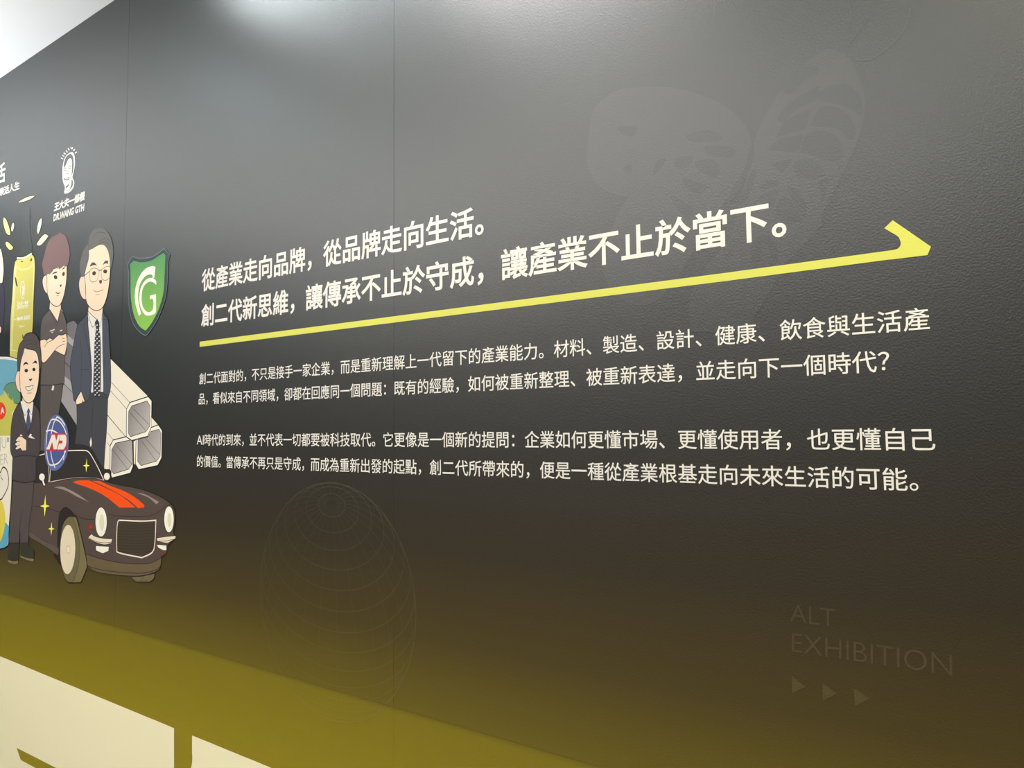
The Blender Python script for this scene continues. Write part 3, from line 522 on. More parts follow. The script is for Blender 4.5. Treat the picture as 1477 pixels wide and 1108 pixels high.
   ('F', 'bottle2', 121, '-30769,22742c -30549,22628 -30491,22209 -30523,20984 -30564,19765c -30578,20990 -30612,22225'),
   ('F', 'bottle2', 122, '-32264,22703c -32159,22603 -32191,21504 -32295,19320 -32471,19290c -32403,21189 -32364,22461'),
   ('F', 'bottle2', 123, '-32102,22638c -31681,22444 -31014,22404 -30543,22545c -30538,22486 -31010,22353 -31676,22385 -32117,22576c'),
   ('S', 'bottle2', 124, '41.7|-32494,19343 -32017,19259 -31627,19210'),
   ('F', 'leafline', 125, '-32263,22183c -32164,22170 -32030,21950 -31938,21761c -32120,21855'),
   ('F', 'leafline', 126, '-31409,19856c -31330,19808 -31266,19708 -31357,19666c'),
   ('F', 'leafline', 127, '-31547,22716 -31556,22706 -31583,22701 -31621,22702 -31664,22708 -31703,22718 -31731,22731 -31741,22744 -31732,22753 -31706,22758 -31667,22758 -31625,22752 -31586,22741 -31558,22729'),
   ('F', 'leafline', 128, '-30937,22634c -30851,22729 -30730,22728c -30752,22640'),
   ('S', 'white', 129, '21.1|-32198,22608 -32164,22434 -32191,22267'),
  ]),
  ('cap_rim', None, [
   ('F', 'pale', 130, '-32127,22964c -31474,22886 -30802,22954c -30787,22877c -31440,22814 -32101,22884c'),
  ]),
  ('bottle_logo', None, [
   ('C', 'white', 131, '28.9|-31300,21567 -31308,21424 -31352,21313 -31424,21257 -31510,21267 -31592,21341 -31654,21464 -31684,21613 -31676,21758 -31632,21869 -31559,21925 -31473,21914 -31391,21839 -31330,21715'),
   ('F', 'white', 132, '-31578,21726c -31416,21727 -31365,21554 -31463,21336c -31530,21469 -31482,21589'),
   ('T', 'white', 133, '0.03|王大夫一條根|-31958,21022 -30946,20968 -31950,21173'),
   ('T', 'white', 134, '0.02|DR.WANG GTH|-31946,20870 -30973,20835 -31956,20997'),
   ('S', 'white', 135, '16.5|-31976,21007 -30962,20941'),
  ]),
  ('product_text', None, [
   ('T', 'white', 136, '0.03|一條根|-32184,20422 -31354,20394 -32197,20583'),
   ('T', 'white', 137, '0.03|活絡液|-31316,20390 -30754,20374 -31329,20565'),
   ('T', 'white', 138, '0.02|100ml|-31696,20134 -31239,20118 -31702,20210'),
  ]),
 ]),
 ('cartoon_person', 'cartoon person in a dark sleeve mostly cut off by the frame behind the bottle', 'person', None, [
  ('body', None, [
   ('F', 'skin', 139, '-34860,22573c -34315,22502c -33901,21351 -33805,20208c -34221,20157c -34761,21445'),
   ('F', 'skin', 140, '-35086,23910 -34434,23898 -33774,23596 -33605,23438 -33466,23133 -33333,22634 -33412,22101c -34070,22117c -35121,23057'),
   ('C', 'line', 141, '40.3|-35086,23910 -34434,23898 -33774,23596 -33605,23438 -33466,23133 -33333,22634 -33412,22101c -34070,22117c -35121,23057'),
   ('F', 'skin', 142, '-34137,20412 -33620,20496 -33445,20372 -33391,20216 -33480,20051 -34107,20060'),
   ('C', 'line', 143, '35.1|-34137,20412 -33620,20496 -33445,20372 -33391,20216 -33480,20051 -34107,20060'),
  ]),
  ('jacket', None, [
   ('F', 'plum', 144, '-35052,22283c -33421,22089c -33233,21797 -33119,21266 -33162,20668 -33215,20072 -33380,20086c -33418,20304c -33935,20525c -34069,19621c -34823,19677c'),
  ]),
 ]),
 ('steel_tube', 'uppermost cream square tube of the stacked three, printed beside the navy suit', 'tube', 'square tubes printed behind the man in glasses', [
  ('tube_side', None, [
   ('F', 'grey2', 145, '-27987,17164c -27776,18085c -27348,17886c -27060,17416c -26851,16990c -26749,17332c -26778,16293c'),
   ('F', 'grey1', 146, '-27735,19895 -27212,19986c -26905,19801c -27096,19286c -27677,19566c'),
   ('F', 'grey3', 147, '-27699,19567c -27097,19304c -27154,19007c -27712,19281c'),
   ('F', 'grey1', 148, '-27712,19281c -27140,19024c -27336,18310c -27837,18572c'),
   ('F', 'grey1', 149, '-27837,18572c -27336,18310c -27322,17832c -27836,18070c'),
   ('F', 'grey3', 150, '-27836,18070c -27323,17849c -27042,17380c -27881,17804c'),
   ('S', 'line', 151, '21.6|-27676,19565 -27171,19292'),
   ('S', 'line', 152, '28.9|-27836,18561 -27336,18310'),
   ('S', 'line', 153, '21.5|-27881,17803 -27058,17398'),
   ('S', 'line', 154, '14.4|-27681,19268 -27193,19046'),
   ('F', 'cream', 155, '-25566,19042c -24558,18482c -22151,17134c -23251,16973c -23440,16769c -23421,15854c -24651,16589c -25459,17038c'),
   ('C', 'line', 156, '31.8|-25566,19042c -24558,18482c -22151,17134c -23251,16973c -23440,16769c -23421,15854c -24651,16589c -25459,17038c'),
   ('S', 'line', 157, '15.8|-24455,17676 -23250,16973'),
   ('S', 'line', 158, '15.8|-24504,17395 -23425,16768'),
  ]),
  ('tube_rim', None, [
   ('F', 'cream2', 159, '-23250,16973c -22150,17126c -21938,16990c -21925,16164c -22121,15889c -23232,15741c -23420,15854c -23440,16769c'),
   ('C', 'line', 160, '33.1|-23250,16973c -22150,17126c -21938,16990c -21925,16164c -22121,15889c -23231,15741c -23420,15854c -23440,16769c'),
  ]),
  ('tube_bore', 'grey hollow inside of the tube', [
   ('F', 'bore', 161, '-23121,16863c -22214,16988c -22027,16827c -22043,16194c -22245,16037c -23165,15880c -23302,16006c -23311,16689c'),
   ('C', 'line', 162, '21.1|-23121,16863c -22214,16988c -22027,16827c -22043,16194c -22245,16037c -23165,15880c -23302,16006c -23311,16689c'),
   ('S', 'line', 163, '15.0|-23000,16758 -22080,16257'),
   ('S', 'line', 164, '15.1|-23214,16649 -22260,16074'),
  ]),
 ]),
 ('steel_tube', 'lower cream square tube nearest the car mirror, printed beside the navy trousers', 'tube', 'square tubes printed behind the man in glasses', [
  ('tube_side', None, [
   ('F', 'cream', 165, '-25458,17038c -24651,16589c -23435,15866c -24245,15778c -24430,15603c -24404,14770c -24781,14819 -25354,15083c'),
   ('C', 'line', 166, '29.0|-25458,17038c -24651,16589c -23435,15866c -24245,15778c -24430,15603c -24404,14770c -24781,14819 -25354,15083c'),
   ('S', 'line', 167, '12.8|-24646,16024 -24246,15786'),
   ('S', 'line', 168, '12.9|-24670,15719 -24428,15564'),
  ]),
  ('tube_rim', None, [
   ('F', 'cream2', 169, '-24245,15778c -23421,15881c -23013,15741c -22963,14936c -23113,14727c -24261,14542c -24401,14712c -24429,15584c'),
   ('C', 'line', 170, '34.3|-24245,15778c -23421,15881c -23013,15741c -22963,14936c -23112,14727c -24261,14542c -24401,14712c -24429,15584c'),
  ]),
  ('tube_bore', 'grey hollow inside of the tube', [
   ('F', 'bore', 171, '-24087,15674c -23123,15782c -23033,15722c -23017,15028c -23227,14855c -24153,14680c -24320,14791c -24322,15468c'),
   ('C', 'line', 172, '21.7|-24087,15674c -23123,15782c -23033,15722c -23017,15028c -23227,14855c -24153,14680c -24320,14791c -24322,15468c'),
   ('S', 'line', 173, '15.5|-24006,15586 -23053,15028'),
   ('S', 'line', 174, '15.6|-24268,15468 -23300,14853'),
  ]),
 ]),
 ('steel_tube', 'lower cream square tube of the stack farthest from the suited men', 'tube', 'square tubes printed behind the man in glasses', [
  ('tube_side', None, [
   ('F', 'cream', 175, '-21951,16494c -21534,16243c -21629,16088c -22550,14982c -22762,14959c -22923,15030c -22969,15741c -22798,15790c -22133,15882c -21938,16156c'),
   ('C', 'line', 176, '23.7|-21951,16494c -21534,16243c -21629,16088c -22550,14982c -22762,14959c -22923,15030c -22969,15741c -22798,15790c -22133,15882c -21938,16156c'),
  ]),
  ('tube_rim', None, [
   ('F', 'cream2', 177, '-21938,16164c -21533,16240c -21313,16068c -21308,15240c -21519,15003c -22615,14851c -22815,15014c -22813,15790c -22134,15889c'),
   ('C', 'line', 178, '32.1|-21938,16164c -21533,16240c -21313,16068c -21308,15240c -21519,15003c -22615,14851c -22815,15014c -22813,15790c -22134,15889c'),
  ]),
  ('tube_bore', 'grey hollow inside of the tube', [
   ('F', 'bore', 179, '-21953,16039c -21494,16102c -21376,15978c -21397,15293c -21592,15139c -22480,14983c -22690,15109c -22699,15801c -22098,15878c'),
   ('C', 'line', 180, '20.4|-21953,16039c -21494,16102c -21376,15978c -21397,15293c -21592,15139c -22480,14983c -22690,15109c -22699,15801c -22098,15878c'),
   ('S', 'line', 181, '14.5|-22270,15834 -21432,15347'),
   ('S', 'line', 182, '14.6|-22498,15760 -21625,15145'),
  ]),
 ]),
 ('cartoon_person', 'cartoon man with brown-red hair, crossed bare arms and dark V-neck shirt', 'person', None, [
  ('trousers', None, [
   ('F', 'trouser1', 183, '-29665,17827c -27893,17797c -28008,17164 -28141,16595 -28103,15382c -29578,15369c'),
   ('C', 'line', 184, '29.6|-29665,17827c -27893,17797c -28007,17164 -28141,16595 -28103,15382c -29577,15369c'),
   ('F', 'white', 185, '-28771,17588c -28688,17767c -28557,17706c -28596,17581c -28690,17563c'),
   ('S', 'line', 186, '18.6|-28668,17711 -28631,17637'),
   ('S', 'line', 187, '14.9|-28711,17513 -28649,17184'),
  ]),
  ('body', None, [
   ('F', 'skin', 188, '-28995,20622c -28433,20563c -27985,20262 -27831,19020 -28210,18902c -29332,18979c -29652,19450 -29623,20236 -29348,20434'),
   ('F', 'skin', 189, '-29094,20893c -28291,20804c -28220,20540c -28456,20059c -29131,20599c'),
   ('F', 'ear', 190, '-29415,21899 -29663,21898 -29784,21742 -29703,21476 -29528,21285 -29335,21172c -29256,21366 -29315,21796'),
   ('C', 'line', 191, '31.1|-29415,21899 -29663,21898 -29784,21742 -29703,21476 -29528,21285 -29335,21172c -29256,21366 -29315,21796'),
   ('F', 'skin', 192, '-29449,21955c -28966,22059c -28430,22098c -27855,22073c -27841,21852 -27842,21578 -27909,21259 -28035,20945 -28253,20695 -28514,20627 -28787,20692 -29068,20839 -29268,21086 -29354,21265'),
   ('C', 'line', 193, '30.1|-29449,21955c -28966,22059c -28430,22098c -27855,22073c -27841,21852 -27842,21578 -27909,21259 -28034,20945 -28252,20695 -28514,20627 -28787,20692 -29068,20839 -29268,21086 -29354,21265'),
   ('S', 'earline', 194, '19.3|-29392,21834 -29310,21541 -29304,21259'),
  ]),
  ('body/eye', None, [
   ('F', 'dark', 195, '-28590,21741 -28574,21694 -28613,21661 -28690,21656 -28779,21680 -28843,21724 -28859,21772 -28820,21804 -28742,21810 -28653,21785'),
  ]),
  ('body/eye', None, [
   ('F', 'dark', 196, '-27993,21748 -28028,21710 -28087,21695 -28148,21708 -28188,21746 -28190,21792 -28155,21830 -28095,21845 -28035,21831 -27996,21794'),
  ]),
  ('body/eyebrow', None, [
   ('F', 'dark', 197, '-29014,21864c -28867,21934 -28597,21931c -28642,21882 -28822,21883'),
  ]),
  ('body/eyebrow', None, [
   ('F', 'dark', 198, '-28242,21933c -28129,22001 -27978,22013c -28033,21966'),
  ]),
  ('body/nose', None, [
   ('F', 'dark', 199, '-28373,21392c -28221,21412c -28228,21339 -28297,21320'),
  ]),
  ('body/mouth', None, [
   ('S', 'line', 200, '33.8|-28655,21169 -28496,21103 -28307,21109'),
   ('S', 'earline', 201, '22.5|-28599,21037 -28408,21015'),
  ]),
  ('shirt', None, [
   ('F', 'shirt1', 202, '-29112,20578c -28455,20059c -28246,20477c -27986,20298 -27800,20027 -27664,19546 -27683,18866 -27797,18731 -27787,17835 -27891,17782c -28766,17770 -29679,17809c -29673,18554 -29796,19499 -29811,19952 -29708,20281 -29430,20442'),
   ('C', 'line', 203, '30.0|-29112,20578c -28455,20059c -28246,20477c -27986,20298 -27800,20027 -27664,19546 -27683,18866 -27797,18731 -27787,17835 -27891,17782c -28766,17770 -29679,17809c -29673,18554 -29796,19499 -29811,19952 -29708,20281 -29430,20442'),
   ('S', 'line', 204, '22.7|-29112,20574 -28765,20191 -28494,19927'),
   ('S', 'line', 205, '18.6|-28245,20470 -28329,20186 -28462,19924'),
  ]),
  ('body', None, [
   ('F', 'skin', 206, '-29804,19492c -29448,19505 -29281,19451 -29041,19510 -28747,19431c -28291,19581 -28055,19543 -27772,19577c -27685,19404 -27670,19152 -27796,18838 -27932,18811 -28609,19021c -28995,18809 -29349,18646 -29571,18645 -29735,18857 -29808,19199'),
   ('C', 'line', 207, '30.1|-29804,19492c -29448,19505 -29281,19451 -29041,19510 -28747,19431c -28291,19581 -28055,19543 -27772,19577c -27685,19404 -27670,19152 -27796,18838 -27932,18811 -28609,19021c -28995,18809 -29349,18646 -29571,18645 -29735,18857 -29808,19199'),
   ('S', 'line', 208, '22.8|-29428,19202 -29233,19343 -28746,19424'),
   ('S', 'line', 209, '22.2|-28609,19021 -28456,19101 -28071,19182 -27841,19201'),
   ('S', 'line', 210, '18.3|-28001,19303 -27824,19308'),
   ('S', 'line', 211, '18.3|-28087,19437 -27868,19401'),
   ('S', 'line', 212, '18.5|-28290,19577 -28131,19531'),
   ('S', 'line', 213, '19.1|-29280,19451 -29234,19362'),
  ]),
  ('chest_logo', None, [
   ('F', 'white', 214, '-29059,19782c -28676,19815c -28657,19776c -29040,19750c'),
   ('F', 'white', 215, '-28934,19719c -28774,19728c -28764,19697c -28924,19696c'),
  ]),
  ('chest_logo', None, [
   ('F', 'white', 216, '-28260,19727c -28059,19739c -28048,19694c -28242,19689c'),
  ]),
  ('hair', None, [
   ('F', 'redhair', 217, '-28478,23358 -28684,23308 -29075,23287 -29403,23141 -29574,22911 -29712,22646 -29863,22382 -29738,22107 -29695,21936c -29384,21924 -29323,21938c -29228,21892c -28990,21978 -28903,22037c -28858,22101c -28769,22019c -28709,22114c -28613,22011c -28522,22088c -28451,21998 -28188,22036 -28105,22108c -28012,22018c -27827,22020c -27693,22187 -27652,22454 -27757,22772 -27899,23014 -28085,23196 -28313,23281'),
  ]),
 ]),
 ('cartoon_person', 'tall cartoon man in glasses, open navy suit and dotted dark tie', 'person', None, [
  ('trousers', None, [
   ('F', 'navytr', 218, '-26815,17023c -26154,17228c -26107,17421c -24657,17340c -24664,16613 -24697,15996 -24771,15327 -24796,14765c -25958,14736c -26879,15584c -26758,16344'),
   ('C', 'line', 219, '30.2|-26815,17023c -26154,17228c -26107,17421c -24657,17340c -24664,16613 -24697,15996 -24771,15327 -24796,14765c -25958,14736c -26879,15584c -26758,16344'),
   ('F', 'cream', 220, '-25726,15878c -25795,15699 -25747,15535c -25657,15645'),
   ('S', 'line', 221, '26.8|-25664,17129 -25660,16743 -25687,16193 -25726,15878'),
   ('S', 'line', 222, '16.8|-26270,17231 -25926,17248 -24677,17192'),
  ]),
  ('body', None, [
   ('F', 'skin', 223, '-26064,20224c -25212,20136c -24808,19652 -24682,18385 -24646,17183c -24700,17262c -24947,17459c -25848,17494c -26295,17189c -26769,17204c -27188,17878 -27104,18800 -26846,19707'),
  ]),
  ('shirt', None, [
   ('F', 'white2', 224, '-26210,20222c -25572,19883c -25163,20179c -25061,19675 -25028,18406 -24958,17412c -25855,17383c -25817,18134 -26016,19114 -26159,19776'),
   ('S', 'line', 225, '20.5|-26180,20154 -25833,19630 -25583,19836'),
   ('S', 'line', 226, '16.8|-25479,19842 -25299,19601 -25170,20068'),
   ('S', 'line', 227, '30.8|-26197,20224 -25572,19883'),
  ]),
  ('body', None, [
   ('F', 'skin', 228, '-26124,20360c -25193,20262c -25181,20165 -25533,19873c -25991,20118 -26157,20227'),
   ('F', 'skin', 229, '-26512,17472c -26357,17353 -26196,17105c -26341,17074 -26412,17134c -26447,17045 -26825,16997c -26914,17110c -26739,17285'),
   ('C', 'line', 230, '24.3|-26512,17472c -26357,17353 -26196,17105c -26341,17074 -26412,17134c -26447,17045 -26825,16997c -26914,17110c -26739,17285'),
   ('F', 'skin', 231, '-24700,17262c -24612,17244c -24633,17167 -24730,17126c'),
   ('C', 'line', 232, '16.2|-24699,17262c -24612,17244c -24633,17167 -24730,17126c'),
   ('F', 'ear', 233, '-26489,21474 -26764,21491 -26894,21283 -26811,20962 -26605,20721 -26347,20631c -26362,20909 -26447,21290'),
   ('C', 'line', 234, '24.7|-26489,21474 -26764,21491 -26893,21283 -26810,20962 -26605,20721 -26346,20631c -26362,20909 -26447,21290'),
   ('F', 'skin', 235, '-26257,22407c -25946,22421 -25521,22508 -25155,22420 -24875,22167 -24746,21819 -24715,21428 -24753,21017 -24884,20587 -25105,20284 -25398,20174 -25765,20212 -26081,20357 -26334,20629 -26430,21226 -26520,21469c -26414,21842'),
   ('C', 'line', 236, '27.3|-26257,22407c -25945,22421 -25521,22508 -25155,22420 -24875,22167 -24746,21819 -24715,21428 -24753,21017 -24884,20587 -25105,20284 -25398,20174 -25765,20212 -26081,20357 -26334,20629 -26430,21226 -26520,21469c -26414,21842'),
   ('S', 'earline', 237, '17.5|-26479,21417 -26385,21097 -26350,20692'),
  ]),
  ('body/eye', None, [
   ('F', 'dark', 238, '-25690,21458 -25738,21425 -25816,21418 -25894,21440 -25942,21483 -25941,21529 -25892,21562 -25814,21568 -25737,21546 -25689,21504'),
  ]),
  ('body/eye', None, [
   ('F', 'dark', 239, '-24909,21436 -24933,21399 -25000,21383 -25085,21394 -25155,21428 -25184,21473 -25159,21510 -25092,21526 -25007,21515 -24937,21480'),
  ]),
  ('body/eyebrow', None, [
   ('F', 'brow', 240, '-26140,21767c -26027,21874 -25823,21870 -25619,21726c -25837,21780'),
  ]),
  ('body/eyebrow', None, [
   ('F', 'brow', 241, '-25249,21686c -25088,21808 -24874,21802c -24868,21681c -25036,21729'),
  ]),
  ('body/nose', None, [
   ('F', 'brow', 242, '-25452,21194c -25271,21202c -25255,21109 -25337,21071 -25423,21115'),
  ]),
  ('body/mouth', None, [
   ('S', 'earline', 243, '27.1|-25832,20896 -25553,20820 -25157,20845'),
   ('S', 'earline', 244, '17.0|-25682,20732 -25378,20709'),
  ]),
  ('tie', 'dark tie with white dots', [
   ('F', 'tie', 245, '-25520,19894c -25676,19777c -25586,19563c -25658,19087 -25650,18445 -25645,17391 -25279,17172c -25163,17373 -25185,18416 -25259,19215 -25358,19511c -25356,19734c'),
   ('F', 'white', 246, '-25561,19689c -25477,19694c -25462,19654c -25545,19639c'),
   ('F', 'white', 247, '-25687,19630c -25603,19635c -25588,19595c -25672,19580c'),
   ('F', 'white', 248, '-25552,19534c -25468,19540c -25453,19500c -25537,19485c'),
   ('F', 'white', 249, '-25405,19438c -25322,19444c -25307,19404c -25389,19389c'),
   ('F', 'white', 250, '-25679,19474c -25595,19480c -25580,19440c -25663,19425c'),
   ('F', 'white', 251, '-25544,19379c -25460,19385c -25445,19345c -25528,19330c'),
   ('F', 'white', 252, '-25397,19284c -25313,19290c -25299,19250c -25381,19235c'),
   ('F', 'white', 253, '-25670,19319c -25586,19325c -25571,19285c -25655,19270c'),
   ('F', 'white', 254, '-25535,19225c -25452,19231c -25437,19191c -25520,19175c'),
   ('F', 'white', 255, '-25388,19130c -25305,19136c -25290,19097c -25373,19081c'),
   ('F', 'white', 256, '-25662,19164c -25578,19170c -25563,19131c -25646,19115c'),
   ('F', 'white', 257, '-25527,19070c -25443,19076c -25428,19037c -25511,19021c'),
   ('F', 'white', 258, '-25380,18976c -25297,18982c -25282,18943c -25365,18927c'),
   ('F', 'white', 259, '-25653,19009c -25569,19016c -25554,18976c -25638,18960c'),
   ('F', 'white', 260, '-25519,18916c -25435,18922c -25420,18883c -25503,18867c'),
   ('F', 'white', 261, '-25372,18822c -25289,18829c -25274,18790c -25356,18773c'),
   ('F', 'white', 262, '-25645,18854c -25561,18861c -25546,18822c -25629,18805c'),
   ('F', 'white', 263, '-25510,18762c -25427,18769c -25412,18729c -25495,18713c'),
   ('F', 'white', 264, '-25363,18669c -25281,18676c -25266,18637c -25348,18620c'),
   ('F', 'white', 265, '-25636,18700c -25552,18707c -25537,18668c -25621,18651c'),
   ('F', 'white', 266, '-25502,18608c -25418,18615c -25403,18576c -25486,18559c'),
   ('F', 'white', 267, '-25355,18515c -25272,18523c -25258,18484c -25340,18467c'),
   ('F', 'white', 268, '-25628,18546c -25544,18553c -25529,18514c -25612,18497c'),
   ('F', 'white', 269, '-25493,18454c -25410,18462c -25395,18422c -25478,18405c'),
   ('F', 'white', 270, '-25347,18362c -25264,18370c -25249,18331c -25332,18314c'),
   ('F', 'white', 271, '-25619,18392c -25536,18399c -25521,18360c -25604,18343c'),
   ('F', 'white', 272, '-25485,18300c -25402,18308c -25387,18269c -25470,18252c'),
   ('F', 'white', 273, '-25339,18209c -25256,18217c -25241,18178c -25323,18161c'),
   ('F', 'white', 274, '-25611,18238c -25527,18246c -25512,18206c -25595,18189c'),
   ('F', 'white', 275, '-25477,18147c -25393,18155c -25379,18116c -25461,18099c'),
   ('F', 'white', 276, '-25330,18057c -25248,18065c -25233,18026c -25315,18008c'),
   ('F', 'white', 277, '-25603,18084c -25519,18092c -25504,18053c -25587,18035c'),
   ('F', 'white', 278, '-25468,17994c -25385,18002c -25370,17963c -25453,17945c'),
   ('F', 'white', 279, '-25322,17904c -25240,17913c -25225,17874c -25307,17856c'),
   ('F', 'white', 280, '-25594,17930c -25510,17939c -25496,17900c -25579,17882c'),
   ('F', 'white', 281, '-25460,17841c -25377,17850c -25362,17811c -25445,17793c'),
   ('F', 'white', 282, '-25314,17752c -25231,17760c -25217,17722c -25299,17703c'),
   ('F', 'white', 283, '-25586,17777c -25502,17786c -25487,17747c -25570,17728c'),
   ('F', 'white', 284, '-25452,17688c -25369,17697c -25354,17658c -25436,17640c'),
   ('F', 'white', 285, '-25306,17599c -25223,17608c -25209,17570c -25291,17551c'),
   ('F', 'white', 286, '-25577,17624c -25494,17633c -25479,17594c -25562,17575c'),
   ('F', 'white', 287, '-25443,17535c -25360,17545c -25346,17506c -25428,17487c'),
   ('F', 'white', 288, '-25298,17447c -25215,17457c -25200,17418c -25282,17399c'),
   ('F', 'white', 289, '-25569,17471c -25485,17480c -25470,17441c -25553,17422c'),
   ('F', 'white', 290, '-25435,17383c -25352,17392c -25337,17354c -25420,17335c'),
   ('F', 'white', 291, '-25289,17295c -25207,17305c -25192,17267c -25274,17248c'),
   ('F', 'white', 292, '-25561,17318c -25477,17327c -25462,17289c -25545,17270c'),
  ]),
  ('jacket', None, [
   ('F', 'navy', 293, '-26205,20212c -26417,20029 -26849,19839 -27017,19523 -27226,18941 -27359,18351 -27209,17713 -27024,17173c -26860,17089c -26898,17143c -26736,17301c -26508,17472c -26218,17096c -25969,17140 -25824,17381c -25796,18068 -25981,19047 -26154,19776'),
   ('C', 'line', 294, '34.8|-26205,20212c -26417,20029 -26849,19839 -27017,19523 -27226,18941 -27359,18351 -27209,17713 -27024,17173c -26860,17089c -26898,17143c -26736,17301c -26508,17472c -26218,17096c -25969,17140 -25824,17381c -25796,18068 -25981,19047 -26154,19776'),
   ('F', 'navy', 295, '-25145,20168c -25008,19956 -24772,19775 -24687,19326 -24553,18502 -24485,17751 -24528,17380 -24664,17137c -24739,17139c -24733,17263 -24954,17302c -24972,17773 -25071,18725 -25146,19683'),
   ('C', 'line', 296, '29.5|-25145,20168c -25008,19956 -24772,19775 -24687,19326 -24553,18501 -24485,17751 -24528,17380 -24664,17137c -24739,17139c -24733,17263 -24954,17302c -24972,17773 -25071,18725 -25146,19683'),
   ('S', 'line', 297, '20.7|-26241,20143 -26139,19872 -26383,19790 -26446,19720 -26188,19192 -25826,18134'),
   ('S', 'line', 298, '19.9|-25116,19839 -24797,19777'),
   ('S', 'line', 299, '13.8|-26584,18208 -25946,18166'),
   ('S', 'line', 300, '12.2|-26686,19396 -26532,18499 -26538,17424'),
   ('S', 'line', 301, '16.5|-24869,19721 -24912,18714 -24978,17774'),
  ]),
  ('hair', None, [
   ('F', 'greyhair', 302, '-25543,23017 -25912,23031 -26185,22891 -26269,22703 -26299,22562c -26522,22494 -26761,22202 -26860,21904 -26777,21580 -26675,21467c -26516,21478c -26374,21774 -26221,22061 -26218,22354c -25939,22374 -25695,22413 -25391,22420 -25135,22350 -24899,22140 -24766,21821 -24745,21521c -24656,21494c -24559,21762 -24536,22115 -24642,22399 -24808,22665 -25177,22922'),
   ('S', 'line', 303, '12.0|-25928,22756 -25597,22886 -25109,22775'),
   ('S', 'line', 304, '11.8|-25520,22568 -25040,22583 -24676,22375'),
   ('S', 'line', 305, '11.8|-25515,22476 -25094,22471 -24728,22233'),
   ('S', 'line', 306, '14.0|-26264,22624 -26237,22357'),
  ]),
  ('glasses', None, [
   ('C', 'glass', 307, '24.0|-26114,21616 -25839,21676 -25485,21555 -25516,21354 -25630,21211 -25937,21204 -26079,21304'),
   ('S', 'glass', 308, '23.4|-24754,21587 -24990,21608 -25285,21540 -25307,21386 -25220,21210 -24967,21142 -24746,21194'),
   ('S', 'dark', 309, '28.0|-26567,21484 -26114,21609'),
   ('S', 'dark', 310, '30.5|-25496,21548 -25297,21542'),
  ]),
 ]),
 ('drink_pouch', 'blue, yellow and cream drink pouch with heart drawing, cut off by the frame', 'pouch', None, [
  ('pouch_body', None, [
   ('F', 'cream3', 311, '-36686,19342 -34774,19244 -33388,19116 -32462,19036 -31688,18877c -31687,17236 -31855,15367 -31897,13506 -32002,12442 -31991,11836 -32285,11627 -32760,11529 -35889,10983c'),
   ('C', 'line', 312, '59.4|-36686,19342 -34774,19244 -33388,19116 -32462,19036 -31688,18877c -31687,17236 -31855,15367 -31897,13506 -32002,12442 -31991,11836 -32285,11627 -32760,11529 -35889,10983c'),
  ]),
  ('top_band', None, [
   ('F', 'white', 313, '-36685,19342 -34774,19244 -33388,19110 -32462,19031 -31719,18879c -31715,18825c -32454,18937 -33381,19023 -36677,19252c'),
  ]),
  ('blue_panel', None, [
   ('F', 'pblue', 314, '-36675,19237 -33379,19007 -32453,18926 -31714,18812c -31624,17235c -36470,17083c'),
  ]),
  ('leaf_drawing', None, [
   ('F', 'pgreen', 315, '-32915,17729 -32753,17909 -32341,18009 -31978,18000 -31674,17918 -31409,17635 -31365,17272 -31574,17163c -31744,17175 -32181,17297 -32547,17530'),
   ('C', 'line', 316, '24.9|-32915,17729 -32753,17909 -32341,18009 -31978,18000 -31674,17918 -31409,17635 -31365,17272 -31574,17163c -31744,17175 -32181,17297 -32547,17530'),
  ]),
  ('fruit_drawing', None, [
   ('F', 'pyellow', 317, '-36418,17585 -33257,17536 -32916,17737c -32566,17549 -32608,17421 -32423,17629c -32435,17452 -32094,17295c -32035,17421c -31915,17198 -31573,17152c -32040,16818 -32080,16564 -32151,15936c -36343,15948c'),
  ]),
  ('red_badge', None, [
   ('F', 'red', 318, '-32655,16916 -32693,16769 -32826,16654 -33027,16591 -33259,16595 -33475,16665 -33632,16788 -33697,16940 -33658,17089 -33521,17206 -33315,17267 -33083,17260 -32869,17188 -32717,17065'),
   ('T', 'white', 319, '0.06|A|-33159,16786 -32789,16834 -33180,17047'),
  ]),
  ('pouch_text', None, [
   ('T', 'ptext', 320, '-0.015|JU|-33163,15280 -32499,15309 -33212,15875'),
   ('T', 'ptext', 321, '-0.01|I|-32461,15683 -32251,15690 -32476,15867'),
   ('T', 'ptext', 322, '-0.015|CER|-33492,14737 -32319,14856 -33527,15147'),
  ]),
  ('heart_drawing', None, [
   ('F', 'cream', 323, '-33781,14414 -33325,14619 -33004,14492 -32789,14676 -32601,14699 -32357,14578 -32182,14269 -32232,13954 -32551,13627 -32917,13437 -33711,13608'),
   ('C', 'line', 324, '58.8|-33781,14414 -33325,14619 -33004,14492 -32789,14676 -32600,14699 -32357,14578 -32182,14269 -32232,13954 -32551,13627 -32917,13437 -33711,13608'),
   ('S', 'line', 325, '33.6|-32923,14437 -32880,14292 -32705,14215'),
  ]),
  ('lemon_drawing', None, [
   ('F', 'lemon', 326, '-34056,12985 -33374,13342 -32914,13412 -32661,13308 -32456,13010 -32353,12672 -32440,12261 -32640,11933 -32855,11775 -33961,11895'),
  ]),
  ('base_band', None, [
   ('F', 'pblue2', 327, '-32347,12604c -32023,12461c -32022,12167 -32041,11856 -32299,11643 -32760,11551 -35118,11117c -35145,11410c -32780,11790c -32626,11950 -32440,12261'),
  ]),
 ]),
 ('car_print', 'dark brown classic car with orange bonnet stripes, printed below the square tubes', 'car', None, [
  ('roof', None, [
